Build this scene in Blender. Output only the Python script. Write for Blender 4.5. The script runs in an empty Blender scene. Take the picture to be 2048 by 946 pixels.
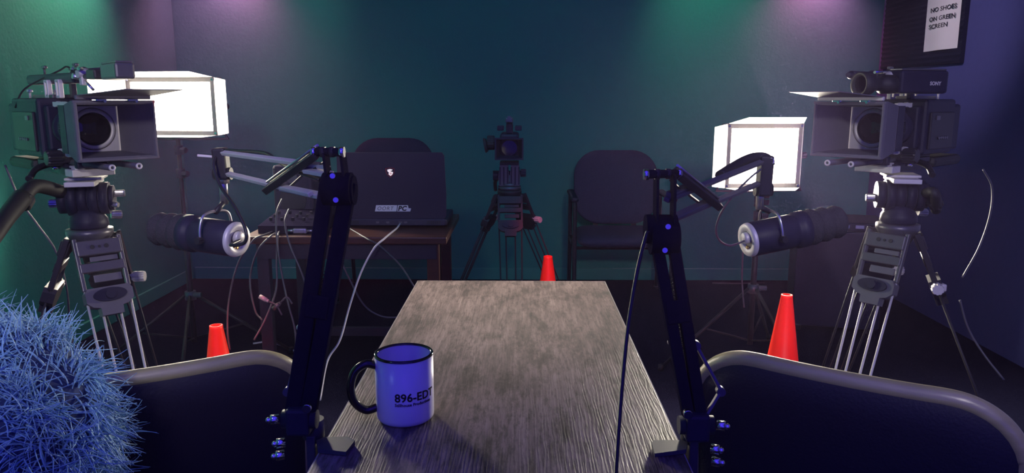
import bpy, bmesh, math, random
from mathutils import Vector as V, Matrix, Euler
sc = bpy.context.scene
C = sc.collection
random.seed(7)
R = math.radians
PI = math.pi

# ------------------------------------------------------------ camera, world, lights, exposure
EYE = V((0, 0, 1.19)); PITCH = R(10.45); YAW = R(0.735); FPX = 1480.0
cam_data = bpy.data.cameras.new('camera'); cam_data.sensor_width = 36; cam_data.lens = FPX / 2048 * 36
cam_data.clip_start = 0.02
cam = bpy.data.objects.new('camera', cam_data); C.objects.link(cam)
cam.location = EYE; cam.rotation_euler = Euler((PI / 2 - PITCH, 0, YAW)); sc.camera = cam
CAMR = cam.rotation_euler.to_matrix()
def ray(px, py): return (CAMR @ V((px - 1024, 473 - py, -FPX)))
def P(px, py, Y):
    r = ray(px, py); return EYE + r * (Y / r.y)
def PZ(px, py, z):
    r = ray(px, py); return EYE + r * ((z - EYE.z) / r.z)

w = bpy.data.worlds.new('world'); sc.world = w; w.use_nodes = True
w.node_tree.nodes['Background'].inputs[0].default_value = (0.07, 0.045, 1.0, 1)
w.node_tree.nodes['Background'].inputs[1].default_value = 0.75
sc.view_settings.view_transform = 'Standard'; sc.view_settings.look = 'None'
sc.view_settings.gamma = 1; sc.view_settings.use_curve_mapping = False
sc.view_settings.exposure = 0.0
sc.cycles.use_denoising = True
sc.cycles.max_bounces = 6; sc.cycles.volume_bounces = 0
sc.cycles.sample_clamp_indirect = 3; sc.cycles.sample_clamp_direct = 14

def lamp(name, kind, loc, target, energy, color, **kw):
    d = bpy.data.lights.new(name, kind); d.energy = energy; d.color = color
    for k, v in kw.items(): setattr(d, k, v)
    o = bpy.data.objects.new(name, d); C.objects.link(o); o.location = loc
    o.rotation_euler = (V(target) - V(loc)).to_track_quat('-Z', 'Y').to_euler()
    return o
# room wash behind and above the viewer: violet-blue LED wash
lamp('blue_wash_light', 'AREA', (0.1, -0.9, 2.25), (0, 2.2, 0.6), 1.6, (0.15, 0.04, 1.0), size=0.7, shape='DISK')
# coloured stage lamps above the frame, front keys, and added unseen fills
PINK = (1.0, 0.075, 0.20)
lamp('pink_par_light_left', 'SPOT', P(440, -110, 4.60), P(440, 60, 4.84), 64, PINK, spot_size=R(130), spot_blend=1.0, shadow_soft_size=0.05)
lamp('pink_par_light_right', 'SPOT', P(1680, -100, 4.60), P(1630, 30, 4.84), 58, PINK, spot_size=R(105), spot_blend=1.0, shadow_soft_size=0.05)
lamp('white_par_light_left', 'SPOT', P(590, -260, 4.2), P(575, 30, 4.84), 7, (0.6, 1.0, 0.9), spot_size=R(60), spot_blend=1.0, shadow_soft_size=0.08)
lamp('white_par_light_right', 'SPOT', P(1440, -240, 4.2), P(1445, 60, 4.84), 16, (0.5, 1.0, 0.7), spot_size=R(75), spot_blend=1.0, shadow_soft_size=0.08)
lamp('side_wall_light', 'SPOT', (-1.92, 3.8, 2.3), (-2.22, 3.66, 1.78), 62, (1.0, 0.88, 0.60), spot_size=R(92), spot_blend=1.0, shadow_soft_size=0.06)
lamp('cyan_par_light', 'SPOT', (-1.9, 4.1, 2.2), (-2.22, 3.7, 1.55), 4, (0.1, 0.5, 1.0), spot_size=R(90), spot_blend=1.0, shadow_soft_size=0.1)
lamp('added_wall_fill', 'SPOT', (0.1, 1.9, 2.65), (0.0, 4.86, 1.25), 42, (0.09, 0.60, 1.0), spot_size=R(95), spot_blend=0.6, shadow_soft_size=0.3)  # added fill that tints the back wall teal, no such lamp known
lamp('added_sign_fill', 'SPOT', (0.2, 2.7, 2.65), P(1890, 30, 3.85), 150, (1.0, 0.8, 1.0), spot_size=R(26), spot_blend=1.0, shadow_soft_size=0.1)  # added fill to whiten the paper sign, no real lamp there
RED = (1.0, 0.05, 0.03)
lamp('added_cone_fill_left', 'SPOT', (-0.5, 1.0, 2.6), PZ(440, 685, 0.38), 330, RED, spot_size=R(11), spot_blend=1.0, shadow_soft_size=0.05)  # added red fills, one per cone, only to brighten the cones
lamp('added_cone_fill_right', 'SPOT', (0.6, 1.4, 2.6), PZ(1570, 650, 0.34), 330, RED, spot_size=R(11), spot_blend=1.0, shadow_soft_size=0.05)
lamp('added_cone_fill_middle', 'SPOT', (0.3, 1.6, 2.6), PZ(1096, 540, 0.40), 330, RED, spot_size=R(9), spot_blend=1.0, shadow_soft_size=0.05)
lamp('added_table_fill', 'SPOT', (-0.02, 3.0, 2.6), (-0.02, 1.72, 0.75), 245, (1.0, 0.86, 0.74), spot_size=R(26), spot_blend=1.0, shadow_soft_size=0.15)  # added fill that brightens the far end of the tabletop
lamp('key_light_left', 'SPOT', (-0.35, -0.5, 1.85), (-1.02, 1.75, 1.02), 75, (1.0, 0.93, 0.90), spot_size=R(45), spot_blend=0.8, shadow_soft_size=0.09)
lamp('key_light_right', 'SPOT', (0.45, -0.5, 1.85), (0.96, 1.90, 1.02), 75, (1.0, 0.93, 0.90), spot_size=R(44), spot_blend=0.8, shadow_soft_size=0.09)
lamp('added_fur_fill', 'SPOT', (-1.3, -0.1, 1.9), P(70, 800, 0.8), 7, (0.35, 0.55, 1.0), spot_size=R(28), spot_blend=1.0, shadow_soft_size=0.15)  # added cool fill for the fur alone, an invented source

# ------------------------------------------------------------ materials
def mat(name, col, rough=0.5, metal=0.0, spec=0.5, emit=None, estr=0, nscale=0, namt=0, bump=0, stretch=(1, 1, 1), coat=0):
    m = bpy.data.materials.new(name); m.use_nodes = True; nt = m.node_tree; b = nt.nodes['Principled BSDF']
    b.inputs['Base Color'].default_value = (*col, 1); b.inputs['Roughness'].default_value = rough
    b.inputs['Metallic'].default_value = metal; b.inputs['Specular IOR Level'].default_value = spec
    b.inputs['Coat Weight'].default_value = coat
    if emit: b.inputs['Emission Color'].default_value = (*emit, 1); b.inputs['Emission Strength'].default_value = estr
    if nscale:
        tc = nt.nodes.new('ShaderNodeTexCoord'); mp = nt.nodes.new('ShaderNodeMapping'); no = nt.nodes.new('ShaderNodeTexNoise')
        mp.inputs['Scale'].default_value = stretch; no.inputs['Scale'].default_value = nscale; no.inputs['Detail'].default_value = 5
        nt.links.new(tc.outputs['Object'], mp.inputs[0]); nt.links.new(mp.outputs[0], no.inputs[0])
        if namt:
            mx = nt.nodes.new('ShaderNodeMix'); mx.data_type = 'RGBA'
            mx.inputs[6].default_value = (*[c * (1 - namt) for c in col], 1)
            mx.inputs[7].default_value = (*[min(1, c * (1 + namt)) for c in col], 1)
            nt.links.new(no.outputs['Fac'], mx.inputs[0]); nt.links.new(mx.outputs[2], b.inputs['Base Color'])
        if bump:
            bp = nt.nodes.new('ShaderNodeBump'); bp.inputs['Strength'].default_value = bump; bp.inputs['Distance'].default_value = 0.004
            nt.links.new(no.outputs['Fac'], bp.inputs['Height']); nt.links.new(bp.outputs[0], b.inputs['Normal'])
    return m
M = {}
M['green'] = mat('chroma_green_paint', (0.020, 0.25, 0.20), 0.75, nscale=60, namt=0.05, bump=0.35)
M['darkwall'] = mat('dark_violet_paint', (0.055, 0.062, 0.22), 0.8, nscale=40, namt=0.1, bump=0.2)
M['foam'] = mat('black_acoustic_foam', (0.010, 0.012, 0.03), 0.95, spec=0.1, nscale=200, namt=0.2)
M['carpet'] = mat('black_carpet', (0.009, 0.009, 0.028), 0.95, spec=0.04, nscale=160, namt=0.5, bump=1.0)
M['ceil'] = mat('black_ceiling', (0.02, 0.02, 0.025), 0.9, nscale=40, namt=0.1)
M['board'] = mat('green_baseboard_paint', (0.028, 0.28, 0.22), 0.5, nscale=20, namt=0.05)
M['black'] = mat('black_plastic', (0.020, 0.019, 0.040), 0.5, spec=0.25, nscale=90, namt=0.2)
M['blackm'] = mat('black_matte_metal', (0.026, 0.024, 0.03), 0.42, spec=0.25, nscale=70, namt=0.15)
M['clampgrey'] = mat('dark_grey_clamp_steel', (0.055, 0.058, 0.065), 0.5, spec=0.4, nscale=80, namt=0.1)
M['armblack'] = mat('black_powder_coat', (0.010, 0.009, 0.022), 0.75, spec=0.0, nscale=80, namt=0.2)
M['rubber'] = mat('black_rubber', (0.016, 0.015, 0.018), 0.6, nscale=80, namt=0.2)
M['grey'] = mat('charcoal_anodised_metal', (0.11, 0.105, 0.12), 0.38, metal=0.4, nscale=80, namt=0.1)
M['matte'] = mat('matte_box_polymer', (0.12, 0.115, 0.145), 0.65, spec=0.2, nscale=80, namt=0.08)
M['silver'] = mat('brushed_steel', (0.62, 0.60, 0.60), 0.28, metal=0.9, nscale=80, namt=0.08)
M['pgrey'] = mat('grey_cast_metal', (0.13, 0.125, 0.145), 0.45, metal=0.2, nscale=60, namt=0.08)
M['cream'] = mat('pale_cast_metal', (0.62, 0.59, 0.58), 0.45, metal=0.2, nscale=60, namt=0.08)
M['chrome'] = mat('chrome', (0.8, 0.8, 0.82), 0.12, metal=1.0, nscale=50, namt=0.03)
M['glass'] = mat('coated_lens_glass', (0.004, 0.004, 0.01), 0.06, spec=0.45, coat=0.15, nscale=3, namt=0.1)
M['vinyl'] = mat('black_leatherette', (0.013, 0.012, 0.030), 0.6, spec=0.3, nscale=220, namt=0.2, bump=0.25)
M['vinylpipe'] = mat('lit_tone_leatherette_edge', (0.38, 0.34, 0.17), 0.34, spec=1.0, nscale=60, namt=0.3, bump=0.3, stretch=(0.3, 1, 1))  # pale colour stands in for panel light along the chair's top edge
M['fabric'] = mat('dark_chair_fabric', (0.040, 0.034, 0.075), 0.9, nscale=250, namt=0.4, bump=0.5)
M['cone'] = mat('orange_red_cone_plastic', (0.90, 0.045, 0.016), 0.42, nscale=30, namt=0.04)
M['mug'] = mat('white_glazed_ceramic', (0.80, 0.78, 0.80), 0.24, spec=0.6, nscale=10, namt=0.02)
M['mugblack'] = mat('black_glazed_ceramic', (0.008, 0.007, 0.009), 0.08, spec=0.6, nscale=10, namt=0.1)
M['print'] = mat('black_mug_print', (0.01, 0.008, 0.012), 0.3, nscale=30, namt=0.1)
M['paper'] = mat('white_paper', (0.80, 0.78, 0.76), 0.8, nscale=12, namt=0.03)
M['ink'] = mat('black_ink', (0.02, 0.02, 0.025), 0.7, nscale=30, namt=0.1)
M['redwood'] = mat('dark_cherry_wood', (0.055, 0.016, 0.010), 0.35, nscale=9, namt=0.5, bump=0.1, stretch=(1, 12, 6))
M['laptop'] = mat('laptop_dark_shell', (0.018, 0.015, 0.040), 0.45, nscale=120, namt=0.15)
M['sticker'] = mat('white_sticker_vinyl', (0.72, 0.70, 0.74), 0.5, nscale=20, namt=0.03)
M['whitecable'] = mat('white_cable_jacket', (0.62, 0.60, 0.64), 0.45, nscale=30, namt=0.05)
M['greycable'] = mat('grey_cable_jacket', (0.06, 0.058, 0.08), 0.4, nscale=30, namt=0.1)
M['blackcable'] = mat('black_cable_jacket', (0.018, 0.017, 0.02), 0.35, nscale=30, namt=0.1)
M['fur'] = mat('blue_shaggy_fur', (0.22, 0.42, 0.80), 0.55, nscale=11, namt=0.65)
M['furbase'] = mat('dark_blue_fur_backing', (0.012, 0.03, 0.11), 0.9, nscale=60, namt=0.5, bump=0.6)
M['barn'] = mat('barn_door_white_metal', (0.75, 0.74, 0.72), 0.22, metal=0.6, nscale=40, namt=0.03)
M['redlogo'] = mat('red_badge_outline', (0.6, 0.03, 0.04), 0.4, nscale=30, namt=0.05)
M['badge'] = mat('badge_backlit_white', (0.8, 0.75, 0.75), 0.3, emit=(1.0, 0.82, 0.80), estr=0.75, nscale=30, namt=0.02)
M['brass'] = mat('brass_contact', (0.75, 0.45, 0.15), 0.25, metal=1.0, nscale=30, namt=0.05)

def wood_top():
    m = bpy.data.materials.new('weathered_brown_wood_laminate'); m.use_nodes = True; nt = m.node_tree; b = nt.nodes['Principled BSDF']
    N = nt.nodes.new; L = nt.links.new
    tc = N('ShaderNodeTexCoord')
    def noise(scale, st, det=6, rough=0.6):
        mp = N('ShaderNodeMapping'); mp.inputs['Scale'].default_value = st; L(tc.outputs['Object'], mp.inputs[0])
        n = N('ShaderNodeTexNoise'); n.inputs['Scale'].default_value = scale; n.inputs['Detail'].default_value = det
        n.inputs['Roughness'].default_value = rough; L(mp.outputs[0], n.inputs[0]); return n
    big = noise(3.2, (2.2, 1.0, 1), 5, 0.62); grain = noise(14, (9, 0.7, 1), 6); fine = noise(60, (5, 0.35, 1), 4, 0.7)
    knots = noise(7, (4.2, 1.3, 1), 9, 0.78)
    cr = N('ShaderNodeValToRGB'); e = cr.color_ramp.elements
    e[0].position = 0.36; e[0].color = (0.065, 0.045, 0.038, 1); e[1].position = 0.66; e[1].color = (0.33, 0.25, 0.215, 1)
    mid = cr.color_ramp.elements.new(0.5); mid.color = (0.19, 0.14, 0.12, 1)
    a = N('ShaderNodeMath'); a.operation = 'MULTIPLY_ADD'; a.inputs[1].default_value = 0.5; L(grain.outputs['Fac'], a.inputs[0])
    h = N('ShaderNodeMath'); h.operation = 'MULTIPLY'; h.inputs[1].default_value = 0.5; L(big.outputs['Fac'], h.inputs[0]); L(h.outputs[0], a.inputs[2])
    L(a.outputs[0], cr.inputs[0])
    mx = N('ShaderNodeMix'); mx.data_type = 'RGBA'; mx.blend_type = 'MULTIPLY'; mx.inputs[0].default_value = 0.85
    kr = N('ShaderNodeValToRGB'); kr.color_ramp.elements[0].position = 0.40; kr.color_ramp.elements[0].color = (0.22, 0.20, 0.19, 1)
    kr.color_ramp.elements[1].position = 0.52; kr.color_ramp.elements[1].color = (1, 1, 1, 1)
    L(knots.outputs['Fac'], kr.inputs[0]); L(cr.outputs[0], mx.inputs[6]); L(kr.outputs[0], mx.inputs[7])
    st = noise(24, (7, 0.9, 1), 7, 0.75); sr = N('ShaderNodeValToRGB'); sr.color_ramp.elements[0].position = 0.40; sr.color_ramp.elements[0].color = (0.38, 0.36, 0.35, 1)
    sr.color_ramp.elements[1].position = 0.50; sr.color_ramp.elements[1].color = (1, 1, 1, 1); L(st.outputs['Fac'], sr.inputs[0])
    m2 = N('ShaderNodeMix'); m2.data_type = 'RGBA'; m2.blend_type = 'MULTIPLY'; m2.inputs[0].default_value = 0.8
    L(mx.outputs[2], m2.inputs[6]); L(sr.outputs[0], m2.inputs[7]); L(m2.outputs[2], b.inputs['Base Color'])
    b.inputs['Roughness'].default_value = 0.42; b.inputs['Specular IOR Level'].default_value = 0.45
    wv = N('ShaderNodeTexWave'); wv.wave_type = 'BANDS'; wv.bands_direction = 'X'
    mp = N('ShaderNodeMapping'); mp.inputs['Scale'].default_value = (1, 0.08, 1); L(tc.outputs['Object'], mp.inputs[0]); L(mp.outputs[0], wv.inputs[0])
    wv.inputs['Scale'].default_value = 62; wv.inputs['Distortion'].default_value = 9; wv.inputs['Detail'].default_value = 3; wv.inputs['Detail Scale'].default_value = 2.0
    s = N('ShaderNodeMath'); s.operation = 'MULTIPLY_ADD'; s.inputs[1].default_value = 0.42; L(wv.outputs['Fac'], s.inputs[0]); L(fine.outputs['Fac'], s.inputs[2])
    bp = N('ShaderNodeBump'); bp.inputs['Strength'].default_value = 0.38; bp.inputs['Distance'].default_value = 0.0012
    L(s.outputs[0], bp.inputs['Height']); L(bp.outputs[0], b.inputs['Normal'])
    return m
M['wood'] = wood_top()

def led_mat(nx, nz, w_, h_, strength):
    m = bpy.data.materials.new('led_array'); m.use_nodes = True; nt = m.node_tree; b = nt.nodes['Principled BSDF']
    N = nt.nodes.new; L = nt.links.new
    tc = N('ShaderNodeTexCoord'); sp = N('ShaderNodeSeparateXYZ'); L(tc.outputs['Object'], sp.inputs[0])
    def cell(out, n, size):
        a = N('ShaderNodeMath'); a.operation = 'MULTIPLY_ADD'; a.inputs[1].default_value = n / size; a.inputs[2].default_value = n / 2; L(out, a.inputs[0])
        f = N('ShaderNodeMath'); f.operation = 'FRACT'; L(a.outputs[0], f.inputs[0])
        s = N('ShaderNodeMath'); s.operation = 'SUBTRACT'; s.inputs[1].default_value = 0.5; L(f.outputs[0], s.inputs[0])
        q = N('ShaderNodeMath'); q.operation = 'MULTIPLY'; L(s.outputs[0], q.inputs[0]); L(s.outputs[0], q.inputs[1]); return q.outputs[0]
    ad = N('ShaderNodeMath'); ad.operation = 'ADD'; L(cell(sp.outputs[0], nx, w_), ad.inputs[0]); L(cell(sp.outputs[2], nz, h_), ad.inputs[1])
    rt = N('ShaderNodeMath'); rt.operation = 'SQRT'; L(ad.outputs[0], rt.inputs[0])
    mr = N('ShaderNodeMapRange'); mr.inputs[1].default_value = 0.25; mr.inputs[2].default_value = 0.62
    mr.inputs[3].default_value = strength; mr.inputs[4].default_value = strength * 0.03; L(rt.outputs[0], mr.inputs[0])
    b.inputs['Base Color'].default_value = (0.7, 0.65, 0.5, 1); b.inputs['Emission Color'].default_value = (1.0, 0.90, 0.74, 1)
    mr2 = N('ShaderNodeMapRange'); mr2.inputs[1].default_value = 0.40; mr2.inputs[2].default_value = 0.52
    mr2.inputs[3].default_value = strength; mr2.inputs[4].default_value = 0.25; L(rt.outputs[0], mr2.inputs[0])
    def edge(out, n, size):
        a = N('ShaderNodeMath'); a.operation = 'ABSOLUTE'; L(out, a.inputs[0]); g = N('ShaderNodeMath'); g.operation = 'GREATER_THAN'
        g.inputs[1].default_value = size / 2 - 0.75 * size / n; L(a.outputs[0], g.inputs[0]); return g.outputs[0]
    mxm = N('ShaderNodeMath'); mxm.operation = 'MAXIMUM'; L(edge(sp.outputs[0], nx, w_), mxm.inputs[0]); L(edge(sp.outputs[2], nz, h_), mxm.inputs[1])
    fm_ = N('ShaderNodeMix'); fm_.data_type = 'FLOAT'; L(mxm.outputs[0], fm_.inputs[0]); L(mr.outputs[0], fm_.inputs[2]); L(mr2.outputs[0], fm_.inputs[3])
    L(fm_.outputs[0], b.inputs['Emission Strength'])
    return m
LED_STRENGTH = 540

# ------------------------------------------------------------ mesh helpers
def frame(direction, up=V((0, 0, 1))):
    z = direction.normalized()
    if abs(z.dot(up)) > 0.99: up = V((0, 1, 0))
    x = up.cross(z).normalized(); y = z.cross(x)
    return Matrix((x, y, z)).transposed()
def catmull(pts, res):
    pts = [V(p) for p in pts]
    if len(pts) < 3 or res < 2: return pts
    q = [pts[0] * 2 - pts[1]] + pts + [pts[-1] * 2 - pts[-2]]; out = []
    for i in range(1, len(q) - 2):
        for k in range(res):
            t = k / res; a, b, c, d = q[i - 1], q[i], q[i + 1], q[i + 2]
            out.append(0.5 * ((2 * b) + (c - a) * t + (2 * a - 5 * b + 4 * c - d) * t * t + (3 * b - a - 3 * c + d) * t ** 3))
    return out + [pts[-1]]
class MB:
    def __init__(s): s.v = []; s.f = []; s.s = []
    def add(s, vs, fs, Mx=None, smooth=False):
        o = len(s.v); s.v += [(Mx @ V(v)) if Mx is not None else V(v) for v in vs]
        s.f += [tuple(i + o for i in f) for f in fs]
        s.s += ([smooth] * len(fs) if isinstance(smooth, bool) else smooth); return s
    def box(s, c, size, rot=None, b=0.0, Mx=None):
        bm = bmesh.new(); bmesh.ops.create_cube(bm, size=1)
        for v in bm.verts: v.co = V((v.co.x * size[0], v.co.y * size[1], v.co.z * size[2]))
        if b > 0: bmesh.ops.bevel(bm, geom=list(bm.edges), offset=min(b, min(size) * 0.45), segments=2, affect='EDGES', profile=0.5)
        bm.verts.index_update()
        T = Matrix.Translation(V(c)) @ (Euler(rot).to_matrix().to_4x4() if isinstance(rot, tuple) else (rot.to_4x4() if rot is not None else Matrix()))
        if Mx is not None: T = Mx @ T
        s.add([v.co.copy() for v in bm.verts], [tuple(v.index for v in f.verts) for f in bm.faces], T); bm.free(); return s
    def bar(s, a, b_, w_, t_, up=V((0, 0, 1)), b=0.0):      # rectangular bar between two points
        a = V(a); b_ = V(b_); d = b_ - a
        return s.box((a + b_) / 2, (w_, t_, d.length), frame(d, up), b)
    def cyl(s, a, b_, r0, r1=None, n=20, caps=True):
        a = V(a); b_ = V(b_); r1 = r0 if r1 is None else r1; F = frame(b_ - a); vs = []
        for c, r in ((a, r0), (b_, r1)):
            for i in range(n): vs.append(c + F @ V((math.cos(2 * PI * i / n) * r, math.sin(2 * PI * i / n) * r, 0)))
        fs = [(i, (i + 1) % n, n + (i + 1) % n, n + i) for i in range(n)]; sm = [True] * n
        if caps: fs += [tuple(reversed(range(n))), tuple(range(n, 2 * n))]; sm += [False, False]
        return s.add(vs, fs, smooth=sm)
    def tube(s, pts, r, n=8, res=6, closed=False):
        p = catmull(pts, res); m = len(p); vs = []; x = None
        for i in range(m):
            d = (p[min(i + 1, m - 1)] - p[max(i - 1, 0)])
            if d.length < 1e-9: d = V((0, 0, 1))
            d.normalize()
            if x is None:
                x = d.cross(V((0.3, 0.2, 1))).normalized()
            x = (x - d * x.dot(d)).normalized(); y = d.cross(x)
            rr = r if not isinstance(r, (list, tuple)) else r[0] + (r[1] - r[0]) * i / (m - 1)
            for k in range(n):
                a = 2 * PI * k / n; vs.append(p[i] + x * math.cos(a) * rr + y * math.sin(a) * rr)
        fs = [(i * n + k, i * n + (k + 1) % n, (i + 1) * n + (k + 1) % n, (i + 1) * n + k) for i in range(m - 1) for k in range(n)]
        sm = [True] * len(fs)
        fs += [tuple(reversed(range(n))), tuple(range((m - 1) * n, m * n))]; sm += [False, False]
        return s.add(vs, fs, smooth=sm)
    def lathe(s, prof, Mx=None, n=32, smooth=True, a0=0, a1=2 * PI, close=True):
        m = len(prof); vs = []; full = abs(a1 - a0 - 2 * PI) < 1e-6; k = n if full else n + 1
        for i in range(k):
            a = a0 + (a1 - a0) * i / n
            for r, z in prof: vs.append((r * math.cos(a), r * math.sin(a), z))
        fs = [(i * m + j, ((i + 1) % k) * m + j, ((i + 1) % k) * m + j + 1, i * m + j + 1) for i in range(n) for j in range(m - 1)]
        return s.add(vs, fs, Mx, smooth)
    def prism(s, poly, t, Mx=None):            # polygon in xz plane, thickness t along y (centred)
        n = len(poly); vs = [(x, -t / 2, z) for x, z in poly] + [(x, t / 2, z) for x, z in poly]
        fs = [tuple(range(n)), tuple(reversed(range(n, 2 * n)))] + [(i, n + i, n + (i + 1) % n, (i + 1) % n) for i in range(n)]
        return s.add(vs, fs, Mx)
    def ball(s, c, r, n=16, sc_=(1, 1, 1)):
        m = n // 2; vs = [V((math.sin(PI * j / m) * math.cos(2 * PI * i / n) * r * sc_[0], math.sin(PI * j / m) * math.sin(2 * PI * i / n) * r * sc_[1], math.cos(PI * j / m) * r * sc_[2])) + V(c) for j in range(m + 1) for i in range(n)]
        fs = [(j * n + i, (j + 1) * n + i, (j + 1) * n + (i + 1) % n, j * n + (i + 1) % n) for j in range(m) for i in range(n)]
        return s.add(vs, fs, smooth=True)
    def knob(s, a, b_, r, lobes=10, depth=0.12):   # ribbed knob
        a = V(a); b_ = V(b_); F = frame(b_ - a); n = lobes * 3; vs = []
        for c, q in ((a, 0.92), (a + (b_ - a) * 0.12, 1), (a + (b_ - a) * 0.88, 1), (b_, 0.9)):
            for i in range(n):
                rr = r * q * (1 - depth * (i % 3 == 0)); t = 2 * PI * i / n
                vs.append(c + F @ V((math.cos(t) * rr, math.sin(t) * rr, 0)))
        fs = [(j * n + i, j * n + (i + 1) % n, (j + 1) * n + (i + 1) % n, (j + 1) * n + i) for j in range(3) for i in range(n)]
        fs += [tuple(reversed(range(n))), tuple(range(3 * n, 4 * n))]
        return s.add(vs, fs)
    def build(s, name, m, parent=None, origin=None, kind=None):
        me = bpy.data.meshes.new(name); o0 = V(origin) if origin is not None else V((0, 0, 0))
        me.from_pydata([tuple(v - o0) for v in s.v], [], s.f); me.validate()
        bm = bmesh.new(); bm.from_mesh(me); bmesh.ops.recalc_face_normals(bm, faces=bm.faces); bm.to_mesh(me); bm.free()
        if len(me.polygons) == len(s.s): me.polygons.foreach_set('use_smooth', s.s)
        me.materials.append(m if not isinstance(m, str) else M[m])
        o = bpy.data.objects.new(name, me); C.objects.link(o)
        if parent is not None: o.parent = parent
        elif origin is not None: o.location = o0
        if kind: o['kind'] = kind
        return o
def tag(o, label, cat, group=None, kind=None):
    o['label'] = label; o['category'] = cat
    if group: o['group'] = group
    if kind: o['kind'] = kind
    return o
def thing(name, label, cat, loc=(0, 0, 0), rotz=0, group=None):
    o = bpy.data.objects.new(name, None); C.objects.link(o); o.empty_display_size = 0.05
    o.location = loc; o.rotation_euler = (0, 0, rotz); return tag(o, label, cat, group)
def label(o, t): o['label'] = t; return o
def pad(w_, h_, t_, r_, curve=0.0, edge=0.25, nx=64, exp=0.5):
    """rounded rectangular cushion in the xz plane, thickness along y, bowed by curve*x^2"""
    out = []; per = []
    for cx, cz, a0 in ((w_ / 2 - r_, h_ / 2 - r_, 0), (-w_ / 2 + r_, h_ / 2 - r_, 90), (-w_ / 2 + r_, -h_ / 2 + r_, 180), (w_ / 2 - r_, -h_ / 2 + r_, 270)):
        for k in range(9): a = R(a0 + 90 * k / 8); per.append((cx + math.cos(a) * r_, cz + math.sin(a) * r_))
    dense = []
    for i in range(len(per)):
        x0, z0 = per[i]; x1, z1 = per[(i + 1) % len(per)]; L_ = math.hypot(x1 - x0, z1 - z0); k = max(1, int(L_ / 0.03))
        for j in range(k): dense.append((x0 + (x1 - x0) * j / k, z0 + (z1 - z0) * j / k))
    n = len(dense); ss = [0.0, 0.2, 0.4, 0.6, 0.75] + [0.75 + 0.25 * math.sin(PI / 2 * k / 7) for k in range(1, 8)]
    inset = min(w_, h_) * edge * 0.5
    vs = []; rings = []
    for side in (1, -1):
        for s_ in ss:
            if s_ == 1.0 and side == -1: rings.append(rings[len(ss) - 1]); continue
            u = max(0, (s_ - 0.75) / 0.25); y = side * t_ / 2 * max(0.0, 1 - u * u) ** exp
            st = len(vs)
            for x, z in dense:
                q = s_ if s_ <= 0.75 else None
                if q is not None: k = q / 0.75 * (1 - inset / (min(w_, h_) / 2)); X, Z = x * k, z * k
                else:
                    k0 = 1 - inset / (min(w_, h_) / 2); k = k0 + (1 - k0) * u; X, Z = x * k, z * k
                vs.append((X, y + curve * X * X, Z))
            rings.append(st)
    fs = []; m = len(ss)
    for sd in (0, 1):
        for j in range(m - 1):
            a, b_ = rings[sd * m + j], rings[sd * m + j + 1]
            for i in range(n):
                i2 = (i + 1) % n
                fs.append((a + i, a + i2, b_ + i2, b_ + i) if j > 0 else (a + i, b_ + i2, b_ + i))
    return vs, fs
def text_mesh(txt, size, font_shear=0.0, bold=0.0, ext=0.0003, spacing=1.0, align='LEFT'):
    cu = bpy.data.curves.new('txt', 'FONT'); cu.body = txt; cu.size = size; cu.shear = font_shear; cu.offset = bold; cu.extrude = ext
    cu.space_character = spacing; cu.align_x = align; cu.resolution_u = 3
    o = bpy.data.objects.new('txt', cu); C.objects.link(o)
    me = bpy.data.meshes.new_from_object(o, depsgraph=bpy.context.evaluated_depsgraph_get())
    vs = [v.co.copy() for v in me.vertices]; fs = [tuple(p.vertices) for p in me.polygons]
    bpy.data.objects.remove(o); bpy.data.curves.remove(cu); bpy.data.meshes.remove(me)
    return vs, fs
def copy_tree(o, parent=None):
    c = o.copy(); C.objects.link(c); c.parent = parent
    for ch in list(o.children): copy_tree(ch, c)
    return c

# ------------------------------------------------------------ room shell
XL, XR, YB, ZC = -2.22, 2.27, 4.86, 2.75
def struct(name, mb, m): o = mb.build(name, m); o['kind'] = 'structure'; return o
struct('floor', MB().box(((XL + XR) / 2, 1.5, -0.05), (XR - XL + 0.4, 7.2, 0.1)), 'carpet')
struct('ceiling', MB().box(((XL + XR) / 2, 3.0, ZC + 0.05), (XR - XL + 0.4, 4.2, 0.1)), 'ceil')
struct('wall_back', MB().box(((XL + XR) / 2, YB + 0.05, ZC / 2), (XR - XL + 0.4, 0.1, ZC)), 'green')
struct('wall_left', MB().box((XL - 0.05, 1.5, ZC / 2), (0.1, 6.7, ZC)), 'green')
struct('wall_right', MB().box((XR + 0.05, 1.5, ZC / 2), (0.1, 6.7, ZC)), 'darkwall')
struct('baseboard_back', MB().box(((XL + XR) / 2, YB - 0.007, 0.04), (XR - XL - 0.03, 0.014, 0.08), b=0.004), 'board')
struct('baseboard_left', MB().box((XL + 0.007, 2.4, 0.04), (0.014, 4.8, 0.08), b=0.004), 'board')
# ------------------------------------------------------------ table with wood top
TX0, TX1, TY1, TZ = -0.2555, 0.206, 1.776, 0.75
tt = thing('narrow_table', 'long narrow table with weathered brown wood grain top and pale edge, mug standing on it', 'table', ((TX0 + TX1) / 2, 1.05, 0))
tw, tl = TX1 - TX0, 1.46
MB().box((0, 0, TZ - 0.0125), (tw, tl, 0.025), b=0.0012).build('tabletop', 'wood', tt)
eb = MB()
for sx in (-1, 1): eb.box((sx * (tw / 2 + 0.0006), 0, TZ - 0.0125), (0.0012, tl, 0.0245))
for sy in (-1, 1): eb.box((0, sy * (tl / 2 + 0.0006), TZ - 0.0125), (tw, 0.0012, 0.0245))
label(eb.build('edge_band', mat('pale_edge_band', (0.42, 0.38, 0.36), 0.35, nscale=40, namt=0.1), tt), 'thin pale edge banding')
for sx in (-1, 1):
    for sy in (-1, 1):
        MB().box((sx * (tw / 2 - 0.035), sy * (tl / 2 - 0.05), (TZ - 0.025) / 2), (0.035, 0.035, TZ - 0.025), b=0.003).build('leg', 'blackm', tt)
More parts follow.
